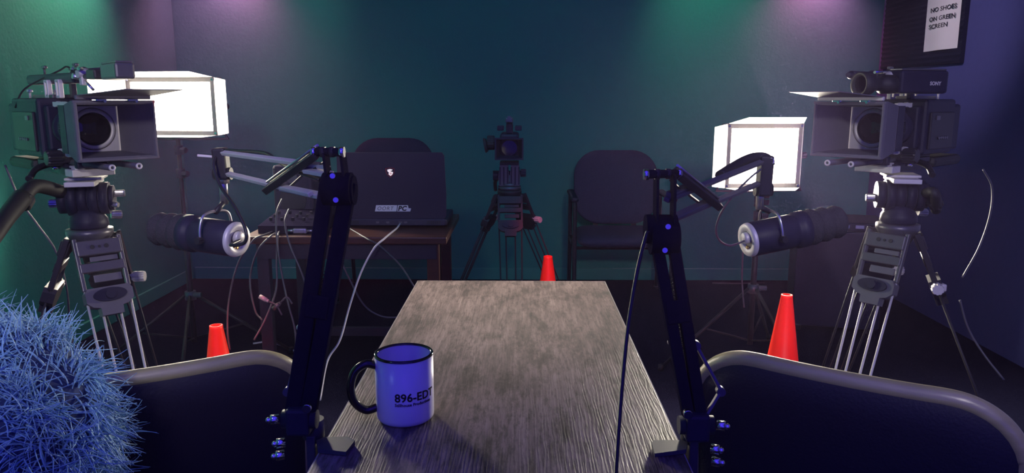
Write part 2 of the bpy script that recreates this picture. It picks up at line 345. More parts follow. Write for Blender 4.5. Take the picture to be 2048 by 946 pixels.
for sx in (-1, 1):
    ap = MB(); ap.box((sx * (tw / 2 - 0.035), 0, TZ - 0.045), (0.025, tl - 0.14, 0.038))
    ap.build('apron', 'blackm', tt)

# ------------------------------------------------------------ mug
mc = PZ(811, 833, TZ)
mug = thing('coffee_mug', 'white ceramic mug with black rim and black handle, printed text, on the wood table', 'mug', (mc.x, mc.y, TZ))
mr, mh = 0.0405, 0.0955
MB().lathe([(0, 0.002), (mr - 0.007, 0.002), (mr - 0.006, 0), (mr - 0.003, 0.0008), (mr - 0.0005, 0.004), (mr, 0.008), (mr, mh - 0.0015), (mr - 0.0035, mh - 0.0015), (mr - 0.0035, 0.010), (mr - 0.006, 0.006), (0, 0.006)], n=64).build('body', 'mug', mug)
MB().lathe([(mr + 0.0004, mh - 0.0028), (mr + 0.0003, mh - 0.0006), (mr - 0.0018, mh + 0.0004), (mr - 0.0039, mh - 0.0006), (mr - 0.0039, mh - 0.0024)], n=64).build('rim', 'mugblack', mug)
hd_ = V((-0.955, -0.30, 0)).normalized()
hb = MB(); hp = []
for t in range(0, 13):
    a = R(112 + t * (248 - 112) / 12)
hp = [hd_ * (mr - 0.002) + V((0, 0, 0.080)), hd_ * (mr + 0.012) + V((0, 0, 0.0835)), hd_ * (mr + 0.027) + V((0, 0, 0.074)), hd_ * (mr + 0.0335) + V((0, 0, 0.052)),
      hd_ * (mr + 0.029) + V((0, 0, 0.030)), hd_ * (mr + 0.014) + V((0, 0, 0.0165)), hd_ * (mr - 0.002) + V((0, 0, 0.019))]
hb.tube(hp, 0.0058, n=14, res=8).build('handle', 'mugblack', mug)
vang = math.atan2(-mc.y, -mc.x)
def wrap(txt, size, a_start, z0, bold, name, spacing=1.0):
    vs, fs = text_mesh(txt, size, bold=bold, spacing=spacing)
    out = [V(((mr + 0.0002 + v.z) * math.cos(vang + a_start + v.x / mr), (mr + 0.0002 + v.z) * math.sin(vang + a_start + v.x / mr), z0 + v.y)) for v in vs]
    MB().add(out, fs).build(name, 'print', mug)
wrap('896-EDT', 0.0162, R(-20), 0.0385, 0.00035, 'printed_text', 1.02)
wrap('Stillhouse Productions', 0.0060, R(-20), 0.0318, 0.00008, 'printed_text', 1.0)

# ------------------------------------------------------------ microphones on spring boom arms
def mic_and_boom(side):
    L = side == 'left'
    if L:
        elb, hipA, hipB = P(678, 362, 0.95), P(600, 838, 0.885), None
        plate = [(632, 882), (697, 881), (710, 889), (692, 912), (636, 906)]
        pair_top = (P(655, 333, 0.95), P(440, 305, 1.20)); pair_low = (P(622, 388, 0.96), P(452, 347, 1.20))
        strut = (P(636, 306, 0.95), P(535, 378, 1.06)); small = [(P(648, 325, 0.955), P(622, 341, 0.98)), (P(604, 352, 0.99), P(577, 376, 1.03))]
        stubs = [(P(611, 340, 0.98), P(662, 349, 0.945)), (P(563, 375, 1.04), P(640, 391, 0.96))]
        head = (P(440, 303, 1.20), P(446, 352, 1.20)); stem = (P(446, 352, 1.20), P(449, 408, 1.20))
        topaxis = (P(628, 304, 0.95), P(684, 304, 0.93)); hplate = (P(668, 305, 0.945), P(676, 372, 0.945))
        link = [(P(608, 664, 0.92), P(577, 780, 0.90)), (P(576, 782, 0.90), P(603, 838, 0.89))]
        lab = 'black spring boom arm clamped to the left edge of the table beside the mug'
        spine = P(614, 893, 0.90); screw = P(598, 905, 0.88)
        levers = [(P(598, 655, 0.915), P(620, 652, 0.915))]
    else:
        elb, hipA = P(1322, 440, 0.95), P(1392, 850, 0.885)
        plate = [(1376, 888), (1308, 888), (1303, 893), (1309, 915), (1372, 907)]
        pair_top = (P(1332, 400, 0.95), P(1528, 322, 1.20)); pair_low = (P(1336, 442, 0.95), P(1520, 366, 1.20))
        strut = (P(1354, 346, 0.96), P(1436, 410, 1.06)); small = [(P(1342, 362, 0.96), P(1358, 376, 0.98)), (P(1377, 389, 1.0), P(1398, 405, 1.03))]
        stubs = [(P(1338, 390, 0.955), P(1372, 375, 1.0)), (P(1338, 440, 0.95), P(1412, 405, 1.04))]
        head = (P(1532, 318, 1.20), P(1526, 385, 1.20)); stem = (P(1520, 372, 1.20), P(1519, 418, 1.20))
        topaxis = (P(1292, 349, 0.93), P(1358, 347, 0.96)); hplate = (P(1330, 348, 0.95), P(1328, 470, 0.945))
        link = [(P(1392, 690, 0.92), P(1441, 780, 0.90)), (P(1441, 782, 0.90), P(1412, 830, 0.885))]
        lab = 'black spring boom arm clamped to the right edge of the table'
        spine = P(1381, 893, 0.90); screw = P(1412, 905, 0.88)
        levers = [(P(1340, 684, 0.93), P(1352, 700, 0.93)), (P(1360, 690, 0.93), P(1394, 690, 0.92))]
    sx = -1 if L else 1
    ex = TX0 - 0.0125 if L else TX1 + 0.0125
    base = V((ex, 0.905, TZ))
    bt = thing('boom_arm', lab, 'microphone arm', base)
    # clamp
    cl = MB(); pl = [PZ(x, y, TZ + 0.001) for x, y in plate]; n = len(pl)
    cl.add([p for p in pl] + [p + V((0, 0, 0.0055)) for p in pl], [tuple(reversed(range(n))), tuple(range(n, 2 * n))] + [(i, (i + 1) % n, n + (i + 1) % n, n + i) for i in range(n)])
    cl.box((ex + sx * 0.004, 0.905, TZ - 0.024), (0.012, 0.034, 0.075), b=0.002)
    cl.box((ex - sx * 0.022, 0.905, TZ - 0.058), (0.06, 0.034, 0.008), b=0.002)
    cl.cyl((ex + sx * 0.004, 0.905, TZ + 0.005), (ex + sx * 0.004, 0.905, TZ + 0.03), 0.014)
    cl.build('table_clamp', 'clampgrey', bt, base)
    s_ = MB().cyl((ex - sx * 0.03, 0.905, TZ - 0.10), (ex - sx * 0.03, 0.905, TZ - 0.028), 0.004, n=12).knob((ex - sx * 0.03, 0.905, TZ - 0.118), (ex - sx * 0.03, 0.905, TZ - 0.10), 0.014)
    s_.cyl((ex - sx * 0.03, 0.905, TZ - 0.031), (ex - sx * 0.03, 0.905, TZ - 0.0265), 0.011)
    s_.build('clamp_screw', 'silver', bt, base)
    # socket and base pivot
    pv = MB().cyl((ex + sx * 0.004, 0.905, TZ + 0.02), hipA + V((0, 0, -0.012)), 0.011)
    pv.box(hipA, (0.030, 0.030, 0.036), b=0.004).cyl(hipA + V((-0.022, 0, 0)), hipA + V((0.022, 0, 0)), 0.012)
    pv.build('base_pivot', 'black', bt, base)
    for dz, dx in ((0.004, 0.024), (-0.028, 0.018), (-0.045, 0.020)):
        q = hipA + V((sx * dx, -0.008, dz)); b_ = MB().cyl(q, q + V((sx * 0.010, -0.004, 0)), 0.0062, n=6).ball(q + V((sx * 0.012, -0.005, 0)), 0.004, 10)
        b_.build('bolt', 'chrome', bt, base)
    q = hipA + V((-sx * 0.015, -0.012, 0.022)); MB().cyl(q, q + V((0, -0.008, 0)), 0.0055, n=12).build('bolt', 'chrome', bt, base)
    # lower arm: two parallel channels
    up = (elb - hipA).normalized(); sd = V((1, 0, 0)); sd = (sd - up * sd.dot(up)).normalized(); fr = up.cross(sd)
    la = MB(); off = 0.0135 if L else 0.011
    for k in (-1, 1):
        la.bar(hipA + sd * k * off * 0.7 + up * 0.0, elb + sd * k * off, 0.020 if L else 0.015, 0.014, up=fr, b=0.002)
    la.bar(hipA + up * 0.13, hipA + up * 0.16, 0.030, 0.018, up=fr, b=0.002)
    la.build('lower_arm', 'armblack', bt, base)
    # tension springs of the lower arm
    def spring(a, b_, r=0.005, turns=34):
        a = V(a); b_ = V(b_); F = frame(b_ - a); n = turns * 8
        return [a + (b_ - a) * (i / n) + F @ V((math.cos(2 * PI * i / 8) * r, math.sin(2 * PI * i / 8) * r, 0)) for i in range(n + 1)]
    MB().tube(spring(hipA + up * 0.02 + fr * 0.013, hipA + up * 0.19 + fr * 0.013), 0.0009, n=5, res=1).build('tension_spring', 'blackm', bt, base)
    lk = MB()
    for a, b_ in link: lk.bar(a, b_, 0.004, 0.009, up=fr, b=0.001)
    for a, b_ in link: lk.cyl(V(a) + V((0, -0.006, 0)), V(a) + V((0, 0.006, 0)), 0.0055, n=12)
    lk.build('linkage', 'grey', bt, base)
    for a, b_ in levers: MB().tube([a, b_], 0.0028, n=8).ball(a, 0.0038, 10).ball(b_, 0.0038, 10).build('locking_pin', 'silver', bt, base)
    # elbow head
    e = MB()
    for k in (-1, 1):
        o = V((k * 0.011, 0, 0)); e.bar(hplate[0] + o, hplate[1] + o, 0.0035, 0.026, up=V((0, 1, 0)) if 0 else V((1, 0, 0)).cross(V((0, 0, 1))), b=0.001)
    e.cyl(hplate[1] + V((-0.018, 0, -0.004)), hplate[1] + V((0.018, 0, -0.004)), 0.0215, n=32)
    e.cyl(elb + V((-0.020, 0, -0.012)), elb + V((0.020, 0, -0.012)), 0.019, n=32)
    e.cyl(topaxis[0], topaxis[1], 0.0055)
    e.build('elbow_joint', 'armblack', bt, base)
    for t in (0.0, 0.33, 0.66, 1.0):
        q = topaxis[0].lerp(topaxis[1], t); MB().cyl(q + V((-0.003, 0, 0)), q + V((0.003, 0, 0)), 0.0075, n=6).build('bolt', 'blackm' if t in (0.33, 0.66) else 'chrome', bt, base)
    for q in (hplate[1] + V((sx * -0.001, -0.026, 0.016)), hplate[1] + V((0.004 * -sx, -0.027, -0.014))):
        MB().cyl(q, q + V((0, -0.004, 0)), 0.0034, n=12).build('bolt', 'chrome', bt, base)
    # upper arm
    ua = MB()
    for a, b_ in (pair_top, pair_low):
        ua.bar(a, b_, 0.006, 0.0085, up=V((0, 1, 0.3)), b=0.001)
    for a, b_ in stubs: ua.bar(a, b_, 0.006, 0.011, up=V((0, 1, 0.3)), b=0.001)
    ua.build('upper_arm', 'cream' if L else 'pgrey', bt, base)  # left bars pale: the light on their tops is put into the colour
    st = MB().bar(strut[0], strut[1], 0.010, 0.018, up=V((0, 1, 0.3)), b=0.001)
    for a, b_ in small: st.bar(a, b_, 0.003, 0.006, up=V((0, 1, 0.3)))
    st.build('strut', 'rubber', bt, base)
    MB().tube([strut[0] + V((0, 0, 0.010)), strut[1] + V((0, 0, 0.010))], 0.0018, n=8).build('strut_highlight', 'silver', bt, base)  # silver line added as a painted highlight on the strut edge
    hm = MB().bar(head[0] + V((0, 0, 0.006)), head[1] - V((0, 0, 0.006)), 0.022, 0.024, up=V((0, 1, 0)), b=0.004)
    hm.cyl(head[1] + V((-0.014, 0, 0.004)), head[1] + V((0.014, 0, 0.004)), 0.010)
    if not L:
        hm.tube([P(1440, 352, 1.13), P(1465, 336, 1.16), P(1490, 322, 1.185), P(1512, 315, 1.20), P(1532, 317, 1.20), P(1540, 332, 1.20)], 0.0085, n=12)
    hm.build('head_mount', 'blackm', bt, base)
    if L: MB().bar(P(397, 311, 1.2), P(432, 314, 1.2), 0.012, 0.004, up=V((0, 0.1, 1)), b=0.001).ball(P(432, 313, 1.2), 0.006, 10).build('tightening_lever', 'cream', bt, base)
    else: MB().tube([P(1534, 318, 1.19), P(1545, 317, 1.19), P(1546, 326, 1.19), P(1536, 328, 1.19)], 0.002, n=6).build('tightening_lever', 'silver', bt, base)
    MB().cyl(stem[0] + V((0, 0, 0.008)), stem[1], 0.0065, n=16).cyl(stem[0] + V((0, 0, 0.004)), stem[0] - V((0, 0, 0.012)), 0.0095, n=16).build('mic_stem', 'silver', bt, base)
    # microphone
    if L: face, ax = P(474, 479, 1.16), V((-0.93, 0.36, 0.04)).normalized()
    else: face, ax = P(1496, 480, 1.20), V((0.955, 0.22, 0.15)).normalized()
    Mm = Matrix.Translation(face) @ frame(ax).to_4x4()
    mt = thing('studio_microphone', 'chunky black broadcast microphone hanging from the ' + ('left' if L else 'right') + ' boom arm with pale ringed end cap', 'microphone', face)
    r = 0.0285
    MB().lathe([(r * 0.86, 0.0), (r, 0.004), (r, 0.075), (r * 0.93, 0.079), (r * 0.93, 0.084), (r * 1.08, 0.087), (r * 1.08, 0.102), (r * 0.9, 0.104), (0, 0.104)], Mm, 40).build('body', 'black', mt, face)
    prof = [(0, 0.100), (r * 0.86, 0.100)]
    for k in range(3):
        z0 = 0.104 + k * 0.023; prof += [(r * (0.90 - .03 * k), z0), (r * (1.04 - .05 * k), z0 + 0.006), (r * (1.08 - .05 * k), z0 + 0.012), (r * (1.0 - .05 * k), z0 + 0.018), (r * (0.86 - .04 * k), z0 + 0.021)]
    prof += [(r * 0.45, 0.176), (0, 0.179)]
    MB().lathe(prof, Mm, 40).build('windscreen', M['foamscreen'], mt, face)
    MB().lathe([(r * 0.50, 0.0015), (r * 0.55, -0.002), (r * 0.93, -0.0035), (r * 0.99, 0.001), (r * 0.99, 0.004)], Mm, 40).build('end_ring', 'cream', mt, face)
    MB().lathe([(0, 0.001), (r * 0.62, 0.001)], Mm, 32).build('end_plate', 'grey', mt, face)
    cn = MB().lathe([(0, -0.008), (r * 0.30, -0.008), (r * 0.34, -0.006), (r * 0.34, 0.001)], Mm @ Matrix.Translation(V((0, 0.004, 0))), 24)
    cn.build('connector', 'cream', mt, face)
    MB().lathe([(0, -0.002), (0.0035, -0.002), (0.0035, 0.001)], Mm @ Matrix.Translation(V((0.003, -0.014, 0))), 12).build('contact', 'brass', mt, face)
    # yoke (inverted U over the body)
    F = frame(ax); sdir = ax.cross(V((0, 0, 1))).normalized(); upd = sdir.cross(ax).normalized()
    c0 = face + ax * 0.042; rr = r + 0.006
    pts = [c0 + sdir * rr - upd * 0.004, c0 + sdir * rr + upd * 0.018, c0 + sdir * rr * 0.75 + upd * 0.038, c0 + upd * 0.042, c0 - sdir * rr * 0.75 + upd * 0.038, c0 - sdir * rr + upd * 0.018, c0 - sdir * rr - upd * 0.004]
    MB().tube(pts, 0.0022, n=8, res=4).build('yoke', 'silver', mt, face)
    for k in (-1, 1): MB().knob(c0 + sdir * k * (rr - 0.002), c0 + sdir * k * (rr + 0.008), 0.006).build('yoke_knob', 'blackm', mt, face)
    MB().cyl(c0 + upd * 0.040, stem[1] + V((0, 0, 0.004)), 0.0045, n=12).build('yoke_post', 'blackm', mt, face)
    # cable
    if L:
        cp = [face - ax * 0.006 + V((0, 0, 0.0)), P(461, 490, 1.12), P(488, 486, 1.11), P(492, 462, 1.11), P(470, 415, 1.13), P(440, 370, 1.16), P(428, 325, 1.18), P(446, 303, 1.20), P(480, 302, 1.17), P(530, 306, 1.12), P(560, 325, 1.07), P(590, 342, 1.0), P(640, 360, 0.97)]
        rc, mk, lb = 0.0027, 'blackcable', 'black cable looping from the left microphone up along its arm'
    else:
        cp = [face - ax * 0.006, P(1476, 487, 1.17), P(1458, 491, 1.16), P(1440, 482, 1.15), P(1432, 462, 1.14), P(1438, 435, 1.13), P(1452, 410, 1.12), P(1474, 382, 1.13), P(1500, 356, 1.17), P(1522, 338, 1.18)]
        rc, mk, lb = 0.0016, 'greycable', 'thin grey cable looping off the right microphone to its arm'
    tag(MB().tube(cp, rc, n=8, res=8).build('microphone_cable', mk, origin=face), lb, 'cable')
M['foamscreen'] = mat('black_foam_windscreen', (0.03, 0.027, 0.034), 0.85, nscale=350, namt=0.5, bump=0.6)
mic_and_boom('left'); mic_and_boom('right')
cp = [P(1296, 462, 0.93), P(1291, 475, 0.93), P(1275, 540, 0.92), P(1258, 640, 0.90), P(1247, 740, 0.87), P(1238, 850, 0.82), P(1231, 960, 0.76), P(1226, 1060, 0.70)]
tag(MB().tube(cp, 0.0026, n=8, res=8).build('hanging_cable', 'blackcable', origin=cp[0]), 'long black cable hanging from the right boom arm elbow in front of the table', 'cable')

# ------------------------------------------------------------ guest chairs
def guest_chair(name, lab, loc, rotz, top, seat_z, w_, mats, tilt=8, group=None, arms=True, arm_z=0.62, back_h=0.42):
    t = thing(name, lab, 'chair', loc, rotz, group)
    cov, pipe = mats
    vs, fs = pad(w_, back_h, 0.05, 0.10 if pipe else 0.16, curve=0.35)
    T = Matrix.Translation(V((0, -0.235, top - back_h / 2 + 0.0))) @ Matrix.Rotation(R(tilt), 4, 'X')
    MB().add(vs, fs, T, True).build('backrest', cov, t)
    if pipe:
        e = []
        for k in range(0, 41):
            pass
        per = []; hw, hh, rr = w_ / 2 - 0.004, back_h / 2 - 0.004, 0.098
        for cx, cz, a0 in ((-hw + rr, -hh + rr, 180), ): pass
        seq = [(-hw, -hh * 0.2)] + [(-hw + rr + math.cos(R(a)) * rr, hh - rr + math.sin(R(a)) * rr) for a in range(180, 89, -15)] + [(x * w_, hh) for x in (-0.2, -0.1, 0, 0.1, 0.2)] + [(hw - rr + math.cos(R(a)) * rr, hh - rr + math.sin(R(a)) * rr) for a in range(90, -1, -15)] + [(hw, -hh * 0.2)]
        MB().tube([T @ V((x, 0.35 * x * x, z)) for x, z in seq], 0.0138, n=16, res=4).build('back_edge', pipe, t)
    vs, fs = pad(w_, 0.46, 0.07, 0.07)
    MB().add(vs, fs, Matrix.Translation(V((0, 0.02, seat_z - 0.03))) @ Matrix.Rotation(PI / 2, 4, 'X'), True).build('seat', cov, t)
    for s in (-1, 1):
        x = s * (w_ / 2 + 0.02)
        l1 = MB().tube([(x, 0.22, 0.0), (x, 0.20, 0.25), (x, 0.19, arm_z - 0.05), (x, 0.17, arm_z - 0.02)], 0.0125, n=10, res=4); l1.cyl((x, 0.22, 0), (x, 0.22, 0.015), 0.016)
        l1.build('leg', 'blackm', t)
        l2 = MB().tube([(x, -0.25, 0.0), (x, -0.22, 0.25), (x, -0.22, arm_z - 0.05), (x, -0.20, arm_z - 0.02)], 0.0125, n=10, res=4); l2.cyl((x, -0.25, 0), (x, -0.25, 0.015), 0.016)
        l2.build('leg', 'blackm', t)
        if arms:
            MB().box((x, -0.01, arm_z), (0.045, 0.42, 0.028), b=0.012).build('armrest', 'black', t)
        MB().tube([(x, -0.22, seat_z - 0.075), (x, 0.20, seat_z - 0.075)], 0.010, n=8).build('side_rail', 'blackm', t)
    for yy in (0.16, -0.2): MB().tube([(-w_ / 2 - 0.02, yy, seat_z - 0.075), (w_ / 2 + 0.02, yy, seat_z - 0.075)], 0.010).build('cross_rail', 'blackm', t)
    for s in (-1, 1): MB().bar((s * 0.12, -0.2, seat_z - 0.07), (s * 0.12, -0.24, top - back_h + 0.06), 0.03, 0.008).build('back_bracket', 'blackm', t)
    return t
ctop = 0.785
def near_chair(pa, pb, lab, sgn):
    a = PZ(*pa, ctop); b_ = PZ(*pb, ctop); d = (b_ - a); d.z = 0; d.normalize()    # along the rim, away from the table
    w_ = 0.47; mid = a + d * (w_ / 2 - 0.02); nrm = V((-d.y, d.x, 0)) * sgn                  # chair faces away from the viewer
    if nrm.y < 0: nrm = -nrm
    rz = math.atan2(-nrm.x, nrm.y)
    loc = mid + nrm * (0.235 + 0.02); loc.z = 0
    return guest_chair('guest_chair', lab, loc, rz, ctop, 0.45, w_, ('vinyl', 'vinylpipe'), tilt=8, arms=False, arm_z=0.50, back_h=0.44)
near_chair((590, 696), (175, 759), 'black leatherette chair left of the table, top edge coloured pale as lit, beside the blue fur', 1)
near_chair((1412, 695), (1900, 788), 'black leatherette chair right of the table with a curved top edge coloured pale as lit', 1)
c1 = P(1240, 440, 4.35)
guest_chair('guest_chair', 'dark fabric armchair standing empty against the green wall right of the middle camcorder', (c1.x, 4.38, 0), PI, 0.885, 0.42, 0.52, ('fabric', None), back_h=0.46, arm_z=0.63)
c2 = P(772, 300, 4.45)
guest_chair('guest_chair', 'dark fabric chair against the green wall behind the laptop, only its top showing', (c2.x, 4.46, 0), PI, 0.955, 0.46, 0.52, ('fabric', None), back_h=0.46, arm_z=0.63)

# ------------------------------------------------------------ traffic cones
def cone(px, py, h, lab):
    p = PZ(px, py, h); t = thing('traffic_cone', lab, 'cone', (p.x, p.y, 0), 0, 'orange floor cones')
    r1, r0 = 0.0205, 0.0205 + 0.135 * h + 0.002
    MB().lathe([(r1 * 0.72, h - 0.006), (r1 * 0.8, h), (r1, h - 0.001), (r1 * 1.02, h - 0.008), (r0, 0.014), (r0 + 0.006, 0.010), (r0 + 0.006, 0.006)], n=40).lathe([(r1 * 0.72, h - 0.006), (r0 - 0.006, 0.008)], n=40).build('cone_body', 'cone', t)
    MB().box((0, 0, 0.005), (2 * r0 + 0.055, 2 * r0 + 0.055, 0.010), b=0.004).build('cone_base', 'cone', t)
cone(432, 650, 0.48, 'orange-red plastic cone on the floor in front of the left light stand')
cone(1574, 589, 0.48, 'orange-red plastic cone on the floor behind the right leatherette chair')
cone(1096, 512, 0.48, 'orange-red plastic cone beyond the far end of the table near the middle tripod')

# ------------------------------------------------------------ tripods
def tripod(name, lab, top, feet, s=1.0, rods='cream', frame_m='grey', detail=True, collar_t=0.175, front=0):
    """top: bowl centre, feet: foot points on the floor"""
    top = V(top); base = V((top.x, top.y, 0)); t = thing(name, lab, 'tripod', base)
    MB().lathe([(0.0, -0.05), (0.030, -0.05), (0.042, -0.02), (0.055, 0.0), (0.055, 0.012), (0.045, 0.014), (0, 0.014)], Matrix.Translation(top) @ Matrix.Scale(s, 4), 32).build('bowl', frame_m, t, base)
    for li, ft in enumerate(feet):
        ft = V(ft); out = V((ft.x - top.x, ft.y - top.y, 0)).normalized()
        a = top + out * 0.045 * s + V((0, 0, -0.005)); d = (ft - a); Ln = d.length; d.normalize()
        side = d.cross(out).normalized()                       # across the leg
        W0, W1 = 0.052 * s, 0.046 * s; det = detail and li == front
        leg = MB()
        # upper stage: two tubes with brackets
        T1 = collar_t
        lm = frame_m if li == front else 'blackm'  # front leg paler, others black: light and shade put into the colour
        for k in (-1, 1): leg.bar(a + side * k * W0, a + d * Ln * T1 * 0.86 + side * k * W0 * 0.98, 0.010 * s, 0.014 * s, up=out, b=0.002)
        leg.bar(a + d * Ln * T1 * 0.05, a + d * Ln * T1 * 0.30, 2 * W0, 0.024 * s, up=d.cross(side), b=0.003)
        leg.bar(a + d * Ln * T1 * 0.42, a + d * Ln * T1 * 0.57, 2 * W0, 0.018 * s, up=d.cross(side), b=0.002)
        # outer lower stage tubes
        L_ = leg.build('leg', lm, t, base)
        if det:
            hs = MB()
            nr = d.cross(side); nr = nr if nr.y < 0 else -nr
            for k in (-0.45, 0, 0.45):
                q = a + d * Ln * T1 * 0.17 + side * k * W0 * 0.7 + nr * 0.012 * s; hs.cyl(q, q + nr * 0.002, (0.0055 if k else 0.0035) * s, n=12)
            h = hs.build('bracket_hole', 'rubber', L_, base); h.matrix_parent_inverse = Matrix()
            for f0, f1 in ((0.32, 0.40), (0.62, 0.74)):
                f0 *= T1; f1 *= T1
                br = MB(); br.bar(a + d * Ln * f0 - side * W0 * 0.15, a + d * Ln * f1 - side * W0 * 0.15, W0 * 1.25, 0.006 * s, up=d.cross(side), b=0.001)
                br.build('inner_link', 'pgrey' if lm == 'grey' else 'blackm', L_, base)
        rods_ = rods if li == front else 'blackm'  # front rods carry their lit tone as colour, the rest stay dark
        rb = MB()
        wd = (W0 * 0.98, W0 * 0.40) if det or True else (W0,)
        for k in (-1, 1):
            rb2 = MB().cyl(a + d * Ln * T1 * 0.80 + side * k * wd[0], ft + V((0, 0, 0.02)) + side * k * wd[0] * 0.80, 0.0033 * s, n=10); rb2.build('leg_rod', rods_, L_, base)
            rb3 = MB().cyl(a + d * Ln * T1 * 1.10 + side * k * wd[1], ft + V((0, 0, 0.02)) + side * k * wd[1] * 0.8, 0.0033 * s, n=10); rb3.build('leg_rod', rods_, L_, base)
        nr = d.cross(side); nr = nr if nr.dot(-out) < 0 else -nr
        cm = MB(); F = Matrix((side, -nr, d)).transposed().to_4x4(); q = a + d * Ln * T1
        F4 = Matrix.Translation(q) @ F
        cm.prism([(-0.92 * W0, -0.026 * s), (0.92 * W0, -0.026 * s), (1.06 * W0, -0.015 * s), (1.06 * W0, 0.010 * s), (0.80 * W0, 0.022 * s), (0.50 * W0, 0.026 * s), (0.48 * W0, 0.046 * s), (-0.48 * W0, 0.046 * s), (-0.50 * W0, 0.026 * s), (-0.80 * W0, 0.022 * s), (-1.06 * W0, 0.010 * s), (-1.06 * W0, -0.015 * s)], 0.030 * s, F4)
        cm.build('collar', 'pgrey' if lm == 'grey' else 'blackm', L_, base)
        if det:
            kb = MB(); q2 = q + nr * 0.016 * s
            eye = [(math.cos(2 * PI * i / 24) * W0 * 0.75, math.sin(2 * PI * i / 24) * 0.017 * s) for i in range(24)]
            kb.prism(eye, 0.010 * s, Matrix.Translation(q2 - d * 0.005 * s) @ F)
            kb.cyl(q2 - d * 0.005 * s, q2 - d * 0.005 * s + nr * 0.012 * s, 0.012 * s, n=20)
            kb.build('collar_lock', 'black', L_, base)
        else:
            kb = MB().knob(q + side * W0 * 1.1 - d * 0.01, q + side * (W0 * 1.1 + 0.03 * s) - d * 0.01, 0.015 * s).box(q + side * W0 * 0.95 + V((0, 0, 0.01)), (0.03 * s, 0.03 * s, 0.02 * s), b=0.004)
            kb.build('collar_lock', 'cream', L_, base)
        MB().cyl(ft + V((0, 0, 0.0)), ft + V((0, 0, 0.035)) - d * 0.0, 0.024 * s, 0.016 * s, n=16).bar(ft + side * W0 + V((0, 0, 0.03)), ft - side * W0 + V((0, 0, 0.03)), 0.02 * s, 0.02 * s, b=0.002).build('foot', 'rubber', L_, base)
    # spreader
    sp = MB(); hub = V((top.x, top.y, 0.24)); sp.cyl(hub - V((0, 0, 0.015)), hub + V((0, 0, 0.015)), 0.028)
    for ft in feet:
        ft = V(ft); d = (ft - top); q = top + d * (1 - 0.10 / top.z); sp.bar(hub, q, 0.012, 0.012, b=0.001)
    sp.build('spreader', 'black', t, base)
    return t

def fluid_head(parent_name, lab, top, rotz, s=1.0, handle_dir=None):
    """drum style fluid head whose top plate ends 0.155*s over the bowl"""
    t = thing('tripod_head', lab, 'tripod head', top, rotz)
    MB().lathe([(0, 0.0145), (0.045, 0.0145), (0.052, 0.022), (0.050, 0.042), (0.040, 0.058), (0.036, 0.07), (0, 0.07)], Matrix.Scale(s, 4), 32).build('pan_base', 'black', t)
    dm = MB(); X = V((1, 0, 0))
    for x0, x1, r in ((-0.068, -0.045, 0.040), (-0.045, -0.020, 0.047), (-0.020, 0.006, 0.044), (0.006, 0.010, 0.041), (0.010, 0.034, 0.046), (0.034, 0.038, 0.041), (0.038, 0.060, 0.046), (0.060, 0.072, 0.036)):
        dm.cyl(X * x0 * s + V((0, 0, 0.10 * s)), X * x1 * s + V((0, 0, 0.10 * s)), r * s, n=36)
    dm.build('tilt_drum', 'black', t)
    for q, e, r in (((0.072, 0, 0.112), (0.100, 0, 0.112), 0.010), ((0.055, 0.02, 0.048), (0.082, 0.03, 0.046), 0.012), ((-0.068, 0, 0.09), (-0.095, 0, 0.09), 0.012), ((0.06, -0.02, 0.085), (0.085, -0.03, 0.082), 0.008)):
        MB().knob(V(q) * s, V(e) * s, r * s).build('knob', 'silver', t)
    MB().box(V((0, 0, 0.148)) * s, (0.075 * s, 0.15 * s, 0.014 * s), b=0.002).box(V((0, 0.03, 0.158)) * s, (0.095 * s, 0.10 * s, 0.008 * s), b=0.002).build('top_plate', 'cream', t)
    return t

